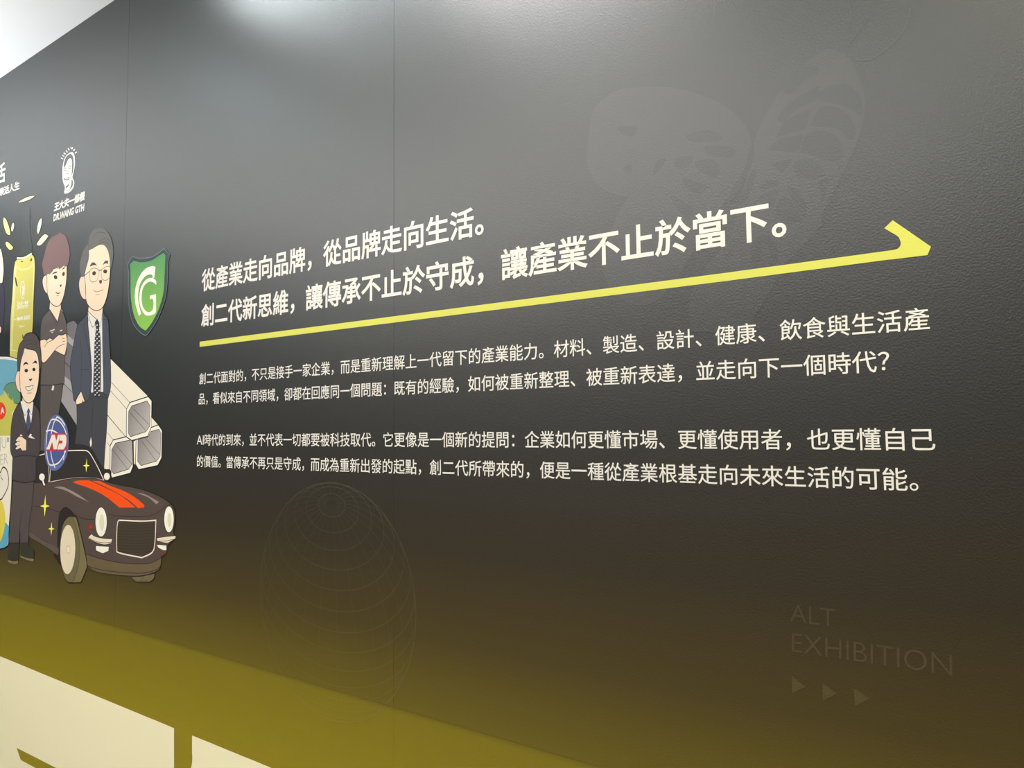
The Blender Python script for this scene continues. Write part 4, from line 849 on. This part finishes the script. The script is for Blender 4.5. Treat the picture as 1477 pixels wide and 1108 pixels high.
   ('F', 'roof', 328, '-30986,14837c -30394,15012c -29566,15224 -29117,15446 -28090,15594 -26972,15645 -26149,15603 -25640,15473 -25265,15184 -24789,14845 -24414,14820 -24294,14686 -24450,14397c -26386,14302c -28683,14192c -30930,14097c'),
  ]),
  ('side_window', None, [
   ('F', 'window', 329, '-30102,15081c -29565,15212 -28882,15296c -28811,14244c -30039,14190c'),
   ('S', 'trim', 330, '34.0|-29601,15208 -29105,15278'),
   ('S', 'trim', 331, '33.8|-30024,14190 -28825,14238 -28826,14880'),
  ]),
  ('windscreen', None, [
   ('F', 'window', 332, '-28673,14262c -28666,15198 -27412,15404 -26200,15421 -25815,15347 -25435,15035 -24780,14449c -25418,14493 -26396,14481 -27481,14399'),
   ('S', 'trim', 333, '37.8|-27477,15400 -26200,15421 -25877,15376 -25626,15223 -25200,14865 -24756,14439c -25418,14493 -26396,14478 -27481,14396 -28687,14255c -28655,14821'),
  ]),
  ('wheel_arch', None, [
   ('F', 'arch', 334, '-28195,11679c -28001,12547 -27944,13120 -27715,13417 -27396,13490 -26838,13380 -26350,13050 -25716,11904 -25724,11554 -26464,11017c -27491,11296c'),
  ]),
  ('car_body', None, [
   ('F', 'brown', 335, '-30783,14165c -28686,14249 -27481,14393 -26395,14475 -25418,14493 -24768,14433c -24414,14393 -23644,14323 -22723,14276 -22014,14196 -21272,14055 -20773,13886 -20618,13791 -20521,13620 -20512,13357 -20593,13074c -20481,12922c -20943,12592c -20926,12431c -21232,12271c -21250,12003 -21466,11848 -22027,11679 -22844,11556 -24140,11469 -25122,11451 -25601,11533c -25760,11656c -25904,12008 -26296,12713 -26599,12997 -26339,12859 -26589,13159 -26769,13218 -27014,13343 -27392,13429 -27679,13334 -27882,13124 -27951,12551 -27911,11733c -28982,11978 -30131,12198c -31047,12328c'),
   ('C', 'arch', 336, '29.0|-30783,14165c -28686,14249 -27480,14393 -26395,14475 -25418,14493 -24768,14433c -24414,14393 -23644,14323 -22723,14276 -22014,14196 -21272,14055 -20773,13886 -20618,13791 -20521,13620 -20512,13357 -20593,13074c -20481,12922c -20943,12592c -20926,12431c -21232,12271c -21250,12003 -21466,11848 -22027,11679 -22844,11556 -24140,11469 -25122,11451 -25601,11533c -25760,11656c -25904,12008 -26296,12713 -26599,12997 -26339,12859 -26589,13159 -26769,13218 -27013,13343 -27392,13429 -27679,13334 -27882,13124 -27951,12551 -27911,11733c -28982,11978 -30131,12198c -31047,12328c'),
   ('F', 'valance', 337, '-25846,11953c -24812,11893 -23530,11887 -22329,11972 -21700,12078 -21227,12271c -21250,12003 -21466,11848 -22026,11679 -22844,11556 -24140,11469 -25122,11451 -25601,11533c -25760,11656c'),
   ('S', 'arch', 338, '21.1|-25846,11957 -24812,11893 -23530,11887 -22329,11972 -21700,12078 -21227,12272'),
   ('S', 'arch', 339, '21.1|-25685,11565 -24794,11540 -23516,11591 -22317,11691 -21578,11845 -21261,12002'),
   ('S', 'arch', 340, '20.5|-24396,13370 -23724,13346 -22684,13387 -21813,13485 -21257,13667 -21041,13792 -20799,13864'),
   ('S', 'arch', 341, '23.5|-26650,13197 -26009,13113 -25338,13141'),
   ('S', 'arch', 342, '22.2|-29904,13347 -28973,13332 -27858,13239'),
   ('S', 'arch', 343, '22.2|-30213,12388 -28994,12157 -27916,12010'),
   ('S', 'arch', 344, '30.8|-29963,14173 -30002,13695 -30180,13107 -30254,12587'),
   ('F', 'brown2', 345, '-30198,12377 -28993,12145 -27915,11998 -27898,11734c -28981,11978 -30164,12189c'),
   ('F', 'hilite', 346, '-28331,14086c -27795,14137 -27198,14056 -26424,13890 -25753,13692c -26609,13840 -27457,14016'),
   ('F', 'hilite', 347, '-22698,14124c -22184,14100 -21400,13911c -21543,13832c -22006,14016'),
  ]),
  ('bonnet_stripe', 'wide orange stripe', [
   ('F', 'orange', 348, '-26937,14308c -26535,14390 -25773,14421c -24867,14246 -23947,14069 -23313,13890 -22756,13671c -23736,13616c -24255,13807 -24921,14005 -25815,14168'),
  ]),
  ('bonnet_stripe', 'narrow orange stripe', [
   ('F', 'orange', 349, '-25552,14408c -25043,14418c -24409,14296 -23448,14147 -22709,13959 -22216,13767c -22254,13701c -22589,13661c -23128,13871 -23820,14061 -24668,14244'),
  ]),
  ('wing_mirror', None, [
   ('F', 'trimw', 350, '-29089,14431 -29115,14367 -29194,14318 -29307,14298 -29422,14311 -29509,14355 -29544,14418 -29518,14482 -29437,14531 -29324,14551 -29209,14537 -29124,14493'),
   ('F', 'trimw', 351, '-29322,14313c -29195,14333c -29048,14142c -29145,14119c'),
  ]),
  ('wing_mirror', None, [
   ('F', 'trimw', 352, '-24378,14590 -24402,14524 -24475,14474 -24577,14453 -24682,14467 -24760,14513 -24791,14578 -24767,14645 -24693,14695 -24590,14716 -24487,14701 -24409,14655'),
   ('C', 'arch', 353, '28.8|-24378,14590 -24402,14524 -24475,14474 -24577,14453 -24682,14467 -24760,14513 -24791,14578 -24767,14645 -24693,14695 -24590,14716 -24486,14701 -24409,14655'),
  ]),
  ('front_wheel', None, [
   ('F', 'tyre', 354, '-27237,13089 -26881,13144 -26633,13137c -26327,12668 -26008,12094 -25779,11656 -25823,11437 -26161,10983c -27042,10871c -27288,10983 -27516,11237 -27692,11612 -27744,12227 -27583,12803'),
   ('C', 'arch', 355, '30.9|-27237,13089 -26881,13144 -26633,13137c -26327,12668 -26007,12094 -25779,11656 -25823,11437 -26161,10983c -27042,10871c -27288,10983 -27516,11237 -27692,11612 -27744,12227 -27583,12803'),
   ('F', 'tread', 356, '-26819,13090c -26633,13126c -26327,12668 -26007,12094 -25790,11655 -25834,11436 -26173,10990c -26690,10924c -26371,11436 -26295,12124 -26471,12658'),
   ('S', 'arch', 357, '17.0|-26868,13115 -26488,12656 -26295,12124 -26363,11491 -26713,10922'),
  ]),
  ('front_wheel/hubcap', None, [
   ('F', 'hub', 358, '-26615,12037 -26638,11779 -26710,11542 -26826,11348 -26975,11216 -27143,11159 -27314,11184 -27470,11289 -27597,11464 -27681,11693 -27714,11953 -27691,12218 -27616,12460 -27496,12655 -27343,12785 -27173,12836 -27002,12805 -26848,12695 -26726,12518 -26646,12291'),
   ('F', 'cream', 359, '-26991,12004 -27009,11929 -27066,11879 -27139,11873 -27202,11912 -27229,11984 -27211,12059 -27154,12109 -27080,12115 -27018,12075'),
   ('C', 'hilite', 360, '13.9|-26991,12004 -27009,11929 -27066,11879 -27139,11873 -27202,11912 -27229,11984 -27211,12059 -27154,12109 -27080,12116 -27018,12075'),
  ]),
  ('front_wheel', None, [
   ('F', 'tyre', 361, '-22900,11516 -22254,11607 -21546,11771c -21590,11612 -21817,11479c -22597,11393c -22777,11446'),
   ('C', 'arch', 362, '20.3|-22900,11516 -22254,11607 -21546,11771c -21590,11612 -21817,11479c -22597,11393c -22777,11446'),
   ('S', 'arch', 363, '14.5|-22183,11593 -22362,11425'),
  ]),
  ('headlight', None, [
   ('F', 'lamp', 364, '-24505,13108 -24519,12943 -24578,12794 -24673,12679 -24794,12613 -24928,12603 -25056,12651 -25165,12751 -25241,12893 -25273,13059 -25259,13228 -25198,13379 -25101,13493 -24977,13558 -24843,13565 -24716,13514 -24609,13412 -24536,13271'),
   ('C', 'arch', 365, '25.8|-24505,13108 -24519,12943 -24578,12794 -24673,12679 -24794,12613 -24928,12603 -25056,12651 -25165,12751 -25241,12893 -25273,13059 -25259,13228 -25198,13379 -25101,13493 -24977,13558 -24843,13565 -24716,13514 -24609,13412 -24536,13272'),
   ('F', 'lamp2', 366, '-24680,13087 -24695,12957 -24748,12858 -24825,12817 -24906,12847 -24970,12938 -24998,13067 -24983,13199 -24930,13298 -24852,13337 -24771,13307 -24708,13216'),
  ]),
  ('headlight', None, [
   ('F', 'lamp', 367, '-20567,13442 -20578,13308 -20620,13188 -20686,13096 -20770,13044 -20862,13037 -20951,13077 -21025,13160 -21076,13275 -21097,13409 -21086,13544 -21043,13666 -20976,13758 -20890,13809 -20798,13814 -20710,13772 -20637,13688 -20588,13574'),
   ('C', 'arch', 368, '22.1|-20567,13442 -20578,13308 -20619,13188 -20686,13096 -20770,13044 -20862,13037 -20951,13077 -21025,13160 -21076,13275 -21097,13409 -21086,13544 -21043,13666 -20976,13758 -20890,13809 -20798,13814 -20710,13772 -20637,13688 -20588,13574'),
   ('F', 'lamp2', 369, '-20700,13419 -20711,13315 -20748,13237 -20800,13206 -20856,13230 -20898,13303 -20916,13405 -20905,13509 -20869,13587 -20815,13618 -20760,13593 -20718,13521'),
  ]),
  ('bumper', None, [
   ('F', 'bump', 370, '-25523,12652c -25247,12584 -24713,12566 -24129,12592c -24186,12447c -24637,12365 -25170,12393 -25755,12492c'),
   ('C', 'arch', 371, '19.3|-25523,12652c -25247,12584 -24713,12566 -24129,12592c -24186,12447c -24637,12365 -25170,12393 -25755,12492c'),
   ('S', 'arch', 372, '16.1|-25722,12515 -25171,12426 -24640,12426 -24175,12486'),
  ]),
  ('bumper', None, [
   ('F', 'bump', 373, '-21474,12828c -20952,12909 -20449,12971c -20467,12876c -20891,12714c -21220,12723 -21465,12745c'),
   ('C', 'arch', 374, '16.7|-21474,12828c -20952,12909 -20449,12971c -20467,12876c -20891,12714c -21220,12723 -21465,12745c'),
   ('S', 'arch', 375, '13.9|-21331,12744 -20948,12783 -20493,12874'),
  ]),
  ('fog_light', None, [
   ('F', 'lamp', 376, '-25183,12274c -24341,12322c -24367,12191c -24720,12083c -25169,12138c'),
  ]),
  ('fog_light', None, [
   ('F', 'lamp', 377, '-21466,12623c -20942,12645c -20937,12507c -21101,12493c -21379,12549c'),
  ]),
  ('turn_signal', None, [
   ('F', 'signal', 378, '-25406,12885 -25444,12828 -25551,12787 -25687,12778 -25799,12803 -25845,12855 -25805,12913 -25697,12954 -25561,12963 -25450,12937'),
   ('F', 'signal2', 379, '-25440,12883 -25459,12854 -25513,12834 -25580,12829 -25635,12842 -25658,12868 -25638,12896 -25585,12917 -25518,12922 -25462,12908'),
  ]),
  ('turn_signal', None, [
   ('F', 'signal', 380, '-21234,12369c -20925,12476c -20934,12416c -21151,12361c'),
  ]),
  ('grille', None, [
   ('F', 'grille', 381, '-23746,13199 -23590,13221 -22381,13273 -21550,13350c -21581,12688 -21721,12376 -22305,12163c -23666,12189 -23829,12317 -23852,12791 -23823,13111'),
   ('S', 'slat', 382, '17.9|-23784,13082 -23152,13099 -22376,13151 -21602,13233'),
   ('S', 'slat', 383, '17.8|-23779,12987 -23148,13005 -22372,13059 -21598,13143'),
   ('S', 'slat', 384, '17.8|-23775,12892 -23144,12912 -22368,12967 -21595,13053'),
   ('S', 'slat', 385, '17.8|-23770,12797 -23139,12819 -22364,12876 -21591,12963'),
   ('S', 'slat', 386, '17.8|-23766,12703 -23135,12725 -22360,12784 -21588,12873'),
   ('S', 'slat', 387, '17.8|-23761,12608 -23131,12632 -22356,12693 -21584,12784'),
   ('S', 'slat', 388, '17.8|-23757,12513 -23126,12539 -22352,12602 -21581,12694'),
   ('S', 'slat', 389, '17.8|-23752,12419 -23122,12446 -22348,12510 -21577,12604'),
   ('S', 'slat', 390, '17.8|-23747,12324 -23118,12353 -22345,12419 -21573,12515'),
   ('S', 'slat', 391, '17.8|-23743,12230 -23114,12260 -22341,12328 -21570,12426'),
   ('C', 'trim', 392, '41.9|-23745,13199 -23589,13221 -22381,13273 -21550,13350c -21580,12688 -21720,12376 -22304,12164c -23666,12189 -23829,12317 -23852,12791 -23823,13111'),
  ]),
 ]),
 ('globe_emblem', 'round blue globe emblem with red and cream letters printed over the car roof', 'emblem', None, [
  ('globe', None, [
   ('F', 'eblue2', 393, '-28289,16677 -27856,16554 -27482,16249 -27317,15826 -27366,15364 -27711,14911 -28214,14688 -28676,14739 -29024,15017 -29192,15452 -29186,15852 -29015,16290 -28688,16573'),
   ('F', 'eblue', 394, '-28285,16628 -27879,16510 -27575,16233 -27420,15826 -27459,15368 -27778,14977 -28120,14886 -28440,14867 -28828,14983 -29002,15278 -29053,15702 -28962,16152 -28655,16498'),
  ]),
  ('globe_line', None, [
   ('S', 'white', 395, '54.6|-28699,16498 -28440,16519 -28005,16414 -27676,16191 -27479,15947'),
   ('S', 'white', 396, '55.1|-28721,16494 -28963,16177 -29042,15702 -28987,15304 -28798,14934 -28495,14876 -28020,14973 -27668,15221 -27465,15469'),
   ('S', 'white', 397, '55.4|-28241,16610 -28486,16396 -28649,16075 -28690,15703'),
   ('S', 'white', 398, '55.2|-28683,15431 -28564,15111 -28300,14777'),
   ('S', 'white', 399, '55.6|-29106,16088 -28795,16126 -28466,16094 -28149,16003'),
   ('S', 'white', 400, '53.6|-27577,15439 -27668,15064'),
   ('S', 'white', 401, '54.4|-28241,16610 -27904,16486 -27629,16287'),
  ]),
  ('letter_backing', None, [
   ('F', 'ered', 402, '-28625,16038c -27561,16015c -27421,15850c -27461,15402c -29064,15373c'),
   ('F', 'eblue', 403, '-28721,15852c -28807,15653c -29056,15502c -29027,15652c'),
  ]),
  ('letter', None, [
   ('F', 'cream', 404, '-29012,15433c -28620,15963c -28376,15962c -28259,15729c -28146,15962c -27955,15961c -28219,15439c -28444,15437c -28575,15703c -28770,15435c'),
  ]),
  ('letter', None, [
   ('F', 'cream', 405, '-27955,15961c -27608,15952 -27487,15826 -27523,15585 -27691,15443c -28176,15439c -28059,15607c'),
   ('F', 'ered', 406, '-28005,15753c -27773,15754c -27799,15651c -28062,15651c'),
  ]),
 ]),
 ('sparkle', 'yellow four-pointed sparkle on the car windscreen', 'sparkle', 'sparkles on the car', [
  ('star', None, [
   ('F', 'spark', 407, '-25975,15144c -25934,14939c -25737,14912c -25931,14878c -25988,14671c -26029,14875c -26228,14902c -26032,14937c'),
  ]),
 ]),
 ('sparkle', 'larger yellow four-pointed sparkle on the car door', 'sparkle', 'sparkles on the car', [
  ('star', None, [
   ('F', 'spark', 408, '-28986,13784c -28920,13444c -28608,13409c -28913,13342c -29003,12995c -29069,13334c -29387,13368c -29076,13436c'),
  ]),
 ]),
 ('sparkle', 'smaller yellow four-pointed sparkle low on the car door', 'sparkle', 'sparkles on the car', [
  ('star', None, [
   ('F', 'spark', 409, '-28429,12854c -28383,12648c -28170,12631c -28379,12585c -28439,12371c -28485,12578c -28701,12594c -28489,12640c'),
  ]),
 ]),
 ('cartoon_person', 'smiling cartoon man in black suit with crossed arms, standing before the car', 'person', None, [
  ('shoe', None, [
   ('F', 'shoe', 410, '-31968,11862c -31075,11934c -31055,11481 -31091,11206c -31605,11163 -32003,11187c -31966,11554'),
   ('F', 'sole', 411, '-31974,11199c -31606,11172 -31093,11236c -31155,11118 -31671,11074 -31990,11120c'),
  ]),
  ('shoe', None, [
   ('F', 'shoe', 412, '-30948,11944c -30268,11998c -30210,11854 -29829,11768 -29765,11435c -30349,11405 -30897,11459c'),
   ('F', 'sole', 413, '-30911,11458c -30419,11413 -29772,11434c -29799,11341c -30274,11328 -30878,11389c'),
  ]),
  ('trousers', None, [
   ('F', 'suit2', 414, '-31811,14256c -31816,13852 -31912,12732 -31966,11831c -31051,11893c -31033,12604c -30959,11901c -30253,11970c -30227,12747 -30065,13354 -29978,14045 -29971,14329c'),
   ('C', 'line', 415, '31.5|-31811,14257c -31816,13852 -31912,12732 -31966,11831c -31050,11893c -31033,12604c -30959,11901c -30252,11970c -30227,12747 -30065,13354 -29978,14045 -29971,14329c'),
   ('S', 'line', 416, '27.6|-30830,13193 -31012,12606 -31030,11901'),
  ]),
  ('body', None, [
   ('F', 'skin', 417, '-31036,17298c -30345,17277c -30277,16887 -29979,15487 -30970,14772 -31737,15007 -31660,16196 -31171,16908'),
  ]),
  ('shirt', None, [
   ('F', 'white2', 418, '-31337,17228c -31142,17284c -30612,16973c -30294,17240c -30191,17131c -30222,16675 -30388,16221 -30573,15993c -30860,16367 -31166,16836'),
   ('S', 'line', 419, '20.0|-31298,17162 -30934,16706 -30642,16949'),
   ('S', 'line', 420, '19.6|-30544,16929 -30321,16730 -30217,17062'),
  ]),
  ('tie', None, [
   ('F', 'tie2', 421, '-30718,16880c -30605,16994c -30492,16875c -30531,16752c -30356,16326 -30572,15983c -30792,16331 -30693,16755c'),
  ]),
  ('body', None, [
   ('F', 'skin', 422, '-31165,17374c -30253,17344c -30260,17221 -30604,16973c -31112,17229'),
   ('F', 'ear', 423, '-31478,18442 -31760,18377 -31860,18127 -31743,17829 -31518,17639 -31331,17603c -31350,18066'),
   ('C', 'line', 424, '32.7|-31478,18442 -31760,18377 -31860,18127 -31743,17829 -31518,17639 -31331,17603c -31349,18066'),
   ('F', 'ear', 425, '-29855,18417c -29773,18360 -29788,18133 -29872,17769c'),
   ('C', 'line', 426, '23.3|-29855,18417c -29773,18360 -29788,18133 -29872,17769c'),
   ('F', 'skin', 427, '-31190,19378c -30814,19296 -30159,19160 -29918,18878 -29831,18521 -29814,18064 -29927,17649 -30185,17289 -30577,17170 -30949,17253 -31213,17476 -31412,17798 -31489,18363 -31438,18796'),
   ('C', 'line', 428, '31.8|-31190,19378c -30813,19296 -30159,19160 -29918,18878 -29831,18521 -29814,18064 -29926,17649 -30185,17289 -30577,17170 -30949,17253 -31213,17476 -31412,17798 -31489,18363 -31438,18796'),
   ('S', 'earline', 429, '20.4|-31480,18362 -31400,17851'),
  ]),
  ('body/eye', None, [
   ('F', 'dark', 430, '-30756,18403 -30783,18364 -30859,18344 -30956,18349 -31036,18378 -31069,18420 -31042,18459 -30965,18479 -30868,18474 -30789,18445'),
  ]),
  ('body/eye', None, [
   ('F', 'dark', 431, '-30114,18410 -30137,18374 -30203,18355 -30288,18359 -30358,18386 -30386,18425 -30363,18462 -30296,18481 -30212,18476 -30142,18449'),
  ]),
  ('body/eyebrow', None, [
   ('F', 'dark', 432, '-31222,18595c -31099,18725 -30886,18733 -30740,18624c -30980,18667'),
  ]),
  ('body/eyebrow', None, [
   ('F', 'dark', 433, '-30425,18634c -30209,18741 -30048,18717 -30018,18617c -30219,18664'),
  ]),
  ('body/nose', None, [
   ('F', 'dark', 434, '-30668,18091c -30545,18071c -30386,18092c -30398,18039 -30515,17992 -30623,18032'),
  ]),
  ('body/mouth', None, [
   ('F', 'white', 435, '-30964,17790c -30622,17797 -30255,17824c -30373,17695 -30610,17626 -30808,17676'),
   ('C', 'line', 436, '19.8|-30964,17790c -30622,17797 -30255,17824c -30373,17695 -30610,17626 -30808,17676'),
   ('S', 'earline', 437, '27.7|-30766,17546 -30394,17540'),
  ]),
  ('jacket', None, [
   ('F', 'suit', 438, '-31345,17216c -31695,17032 -31948,16786 -32075,16409 -32122,15873 -32079,15338 -31838,15090c -31882,14715 -31770,14220c -30831,14168 -29971,14257 -29794,14343c -29859,15059c -29586,15212 -29541,15720 -29607,16468 -29728,16861 -30197,17134c -30231,16934 -30332,16418 -30581,16008c -31060,16768'),
   ('C', 'line', 439, '39.7|-31345,17216c -31695,17032 -31948,16786 -32074,16409 -32121,15873 -32079,15338 -31838,15090c -31882,14715 -31770,14220c -30831,14168 -29971,14257 -29794,14343c -29858,15059c -29586,15212 -29541,15720 -29607,16468 -29728,16861 -30197,17134c -30231,16934 -30332,16418 -30580,16008c -31060,16768'),
   ('S', 'line', 440, '27.7|-31838,15090 -30837,15197 -29582,15147'),
   ('S', 'line', 441, '20.1|-31727,16970 -31211,16398 -30615,16008'),
   ('S', 'line', 442, '19.5|-30065,17021 -30161,16446 -30546,16023'),
   ('S', 'line', 443, '19.6|-30663,15229 -30664,15718 -30187,15840'),
   ('S', 'line', 444, '15.7|-30597,14804 -30589,14228'),
  ]),
  ('body', None, [
   ('F', 'skin', 445, '-31668,15747c -31487,15856 -31247,15921 -30884,15834 -30702,15764c -30695,15375c -31047,15360c -31212,15464c -31532,15399 -31645,15448 -31492,15542c -31655,15576 -31675,15641 -31476,15710c'),
   ('C', 'line', 446, '28.2|-31668,15747c -31487,15856 -31247,15921 -30884,15834 -30702,15764c -30695,15375c -31047,15360c -31212,15464c -31532,15399 -31645,15448 -31492,15542c -31655,15576 -31675,15641 -31476,15710c'),
   ('S', 'line', 447, '20.2|-31505,15710 -31269,15742'),
   ('S', 'line', 448, '20.2|-31507,15542 -31258,15593'),
  ]),
  ('shirt_cuff', None, [
   ('F', 'white', 449, '-31298,15934c -31194,15989 -31032,15921c'),
  ]),
  ('shirt_cuff', None, [
   ('F', 'white', 450, '-30549,15880c -30391,15998 -30252,15985c -30296,15931 -29966,15821c -30290,15840'),
  ]),
  ('hair', None, [
   ('F', 'brownhair', 451, '-30608,19844 -31096,19806 -31289,19622 -31610,19427 -31746,18998 -31679,18446c -31476,18435c -31419,18795 -31212,19144 -31126,19319c -30873,19243 -30235,19133 -29966,18917 -29831,18556 -29805,18407c -29696,18401c -29648,18615 -29709,19040 -29903,19477 -30198,19731'),
   ('C', 'line', 452, '35.9|-30607,19844 -31096,19806 -31289,19622 -31610,19427 -31746,18998 -31678,18446c -31476,18435c -31419,18795 -31212,19144 -31126,19319c -30873,19243 -30235,19133 -29966,18917 -29831,18556 -29805,18407c -29696,18401c -29648,18615 -29708,19040 -29903,19477 -30198,19731'),
   ('S', 'line', 453, '16.0|-31239,19509 -30669,19573 -30094,19385'),
   ('S', 'line', 454, '15.9|-31064,19387 -30496,19416 -29923,19196'),
  ]),
 ]),
 ('shield_emblem', 'green shield emblem with a large cream letter G beside the man in glasses', 'emblem', None, [
  ('shield_border', None, [
   ('F', 'shieldedge', 455, '-21408,21688c -21072,21418c -21173,21170 -21183,20589 -21296,20080 -21674,19536 -22094,19193 -22365,19053c -22707,19186 -23120,19493 -23372,19944 -23483,20569 -23499,21187 -23612,21466c -23288,21719c -22866,21590 -22188,21522 -21753,21577'),
   ('C', 'shieldline', 456, '24.2|-21408,21688c -21072,21418c -21173,21170 -21183,20589 -21295,20080 -21674,19536 -22094,19193 -22365,19053c -22706,19186 -23120,19493 -23372,19944 -23482,20569 -23499,21187 -23612,21466c -23288,21719c -22866,21590 -22188,21522 -21753,21577'),
  ]),
  ('shield_face', None, [
   ('F', 'shield', 457, '-21429,21541c -21320,21466c -21342,20901 -21384,20323 -21631,19824 -21995,19449 -22371,19211c -22772,19401 -23134,19828 -23322,20397 -23362,21015 -23411,21469c -23210,21554c -22688,21428 -22128,21409 -21695,21495'),
  ]),
  ('letter', None, [
   ('F', 'lamp', 458, '-21873,21173c -22121,21228 -22508,21177 -22867,20952 -23063,20581 -23053,20215 -22907,19896 -22785,19709c -22664,19781c -22801,20066 -22871,20376 -22799,20701 -22553,20911 -22277,20980 -22055,20951c -22023,20843c -21930,20831c'),
   ('F', 'lamp', 459, '-21812,20594c -21828,20729 -22051,20847 -22383,20844 -22684,20656 -22801,20338 -22713,19997 -22448,19730 -22168,19667 -21842,19699 -21786,19796c -21812,20308c -22166,20296c -22161,20170c -22036,20198c -21955,20094 -21968,19859 -22173,19777 -22397,19844 -22602,20045 -22654,20351 -22569,20612 -22322,20732 -22046,20721'),
  ]),
 ]),
]
for name, label, cat, group, parts in ART:
    zs = []; xs = []
    for path, plabel, shapes in parts:
        for kind, col, n, data in shapes:
            for q in parse(data.split('|')[-1]): xs.append(q[0]); zs.append(q[1])
    root = thing(name, label, cat, ((min(xs)+max(xs))/2, 0, min(zs)), group)
    made = {}; order = []
    for path, plabel, shapes in parts:
        if path == 'body' and 'body' in made: ik = made['body'][0]
        else:
            ik = Ink(); made[path] = (ik, plabel); order.append((path, ik, plabel))
        for sh in shapes: draw(ik, *sh)
    last = {}
    for path, ik, plabel in order:
        par = last[path.split('/')[0]] if '/' in path else root
        o = ik.build(path.split('/')[-1], par); place(o, par, root.location)
        if plabel: o['label'] = plabel
        if '/' not in path: last.setdefault(path, o) if path == 'body' else last.__setitem__(path, o)
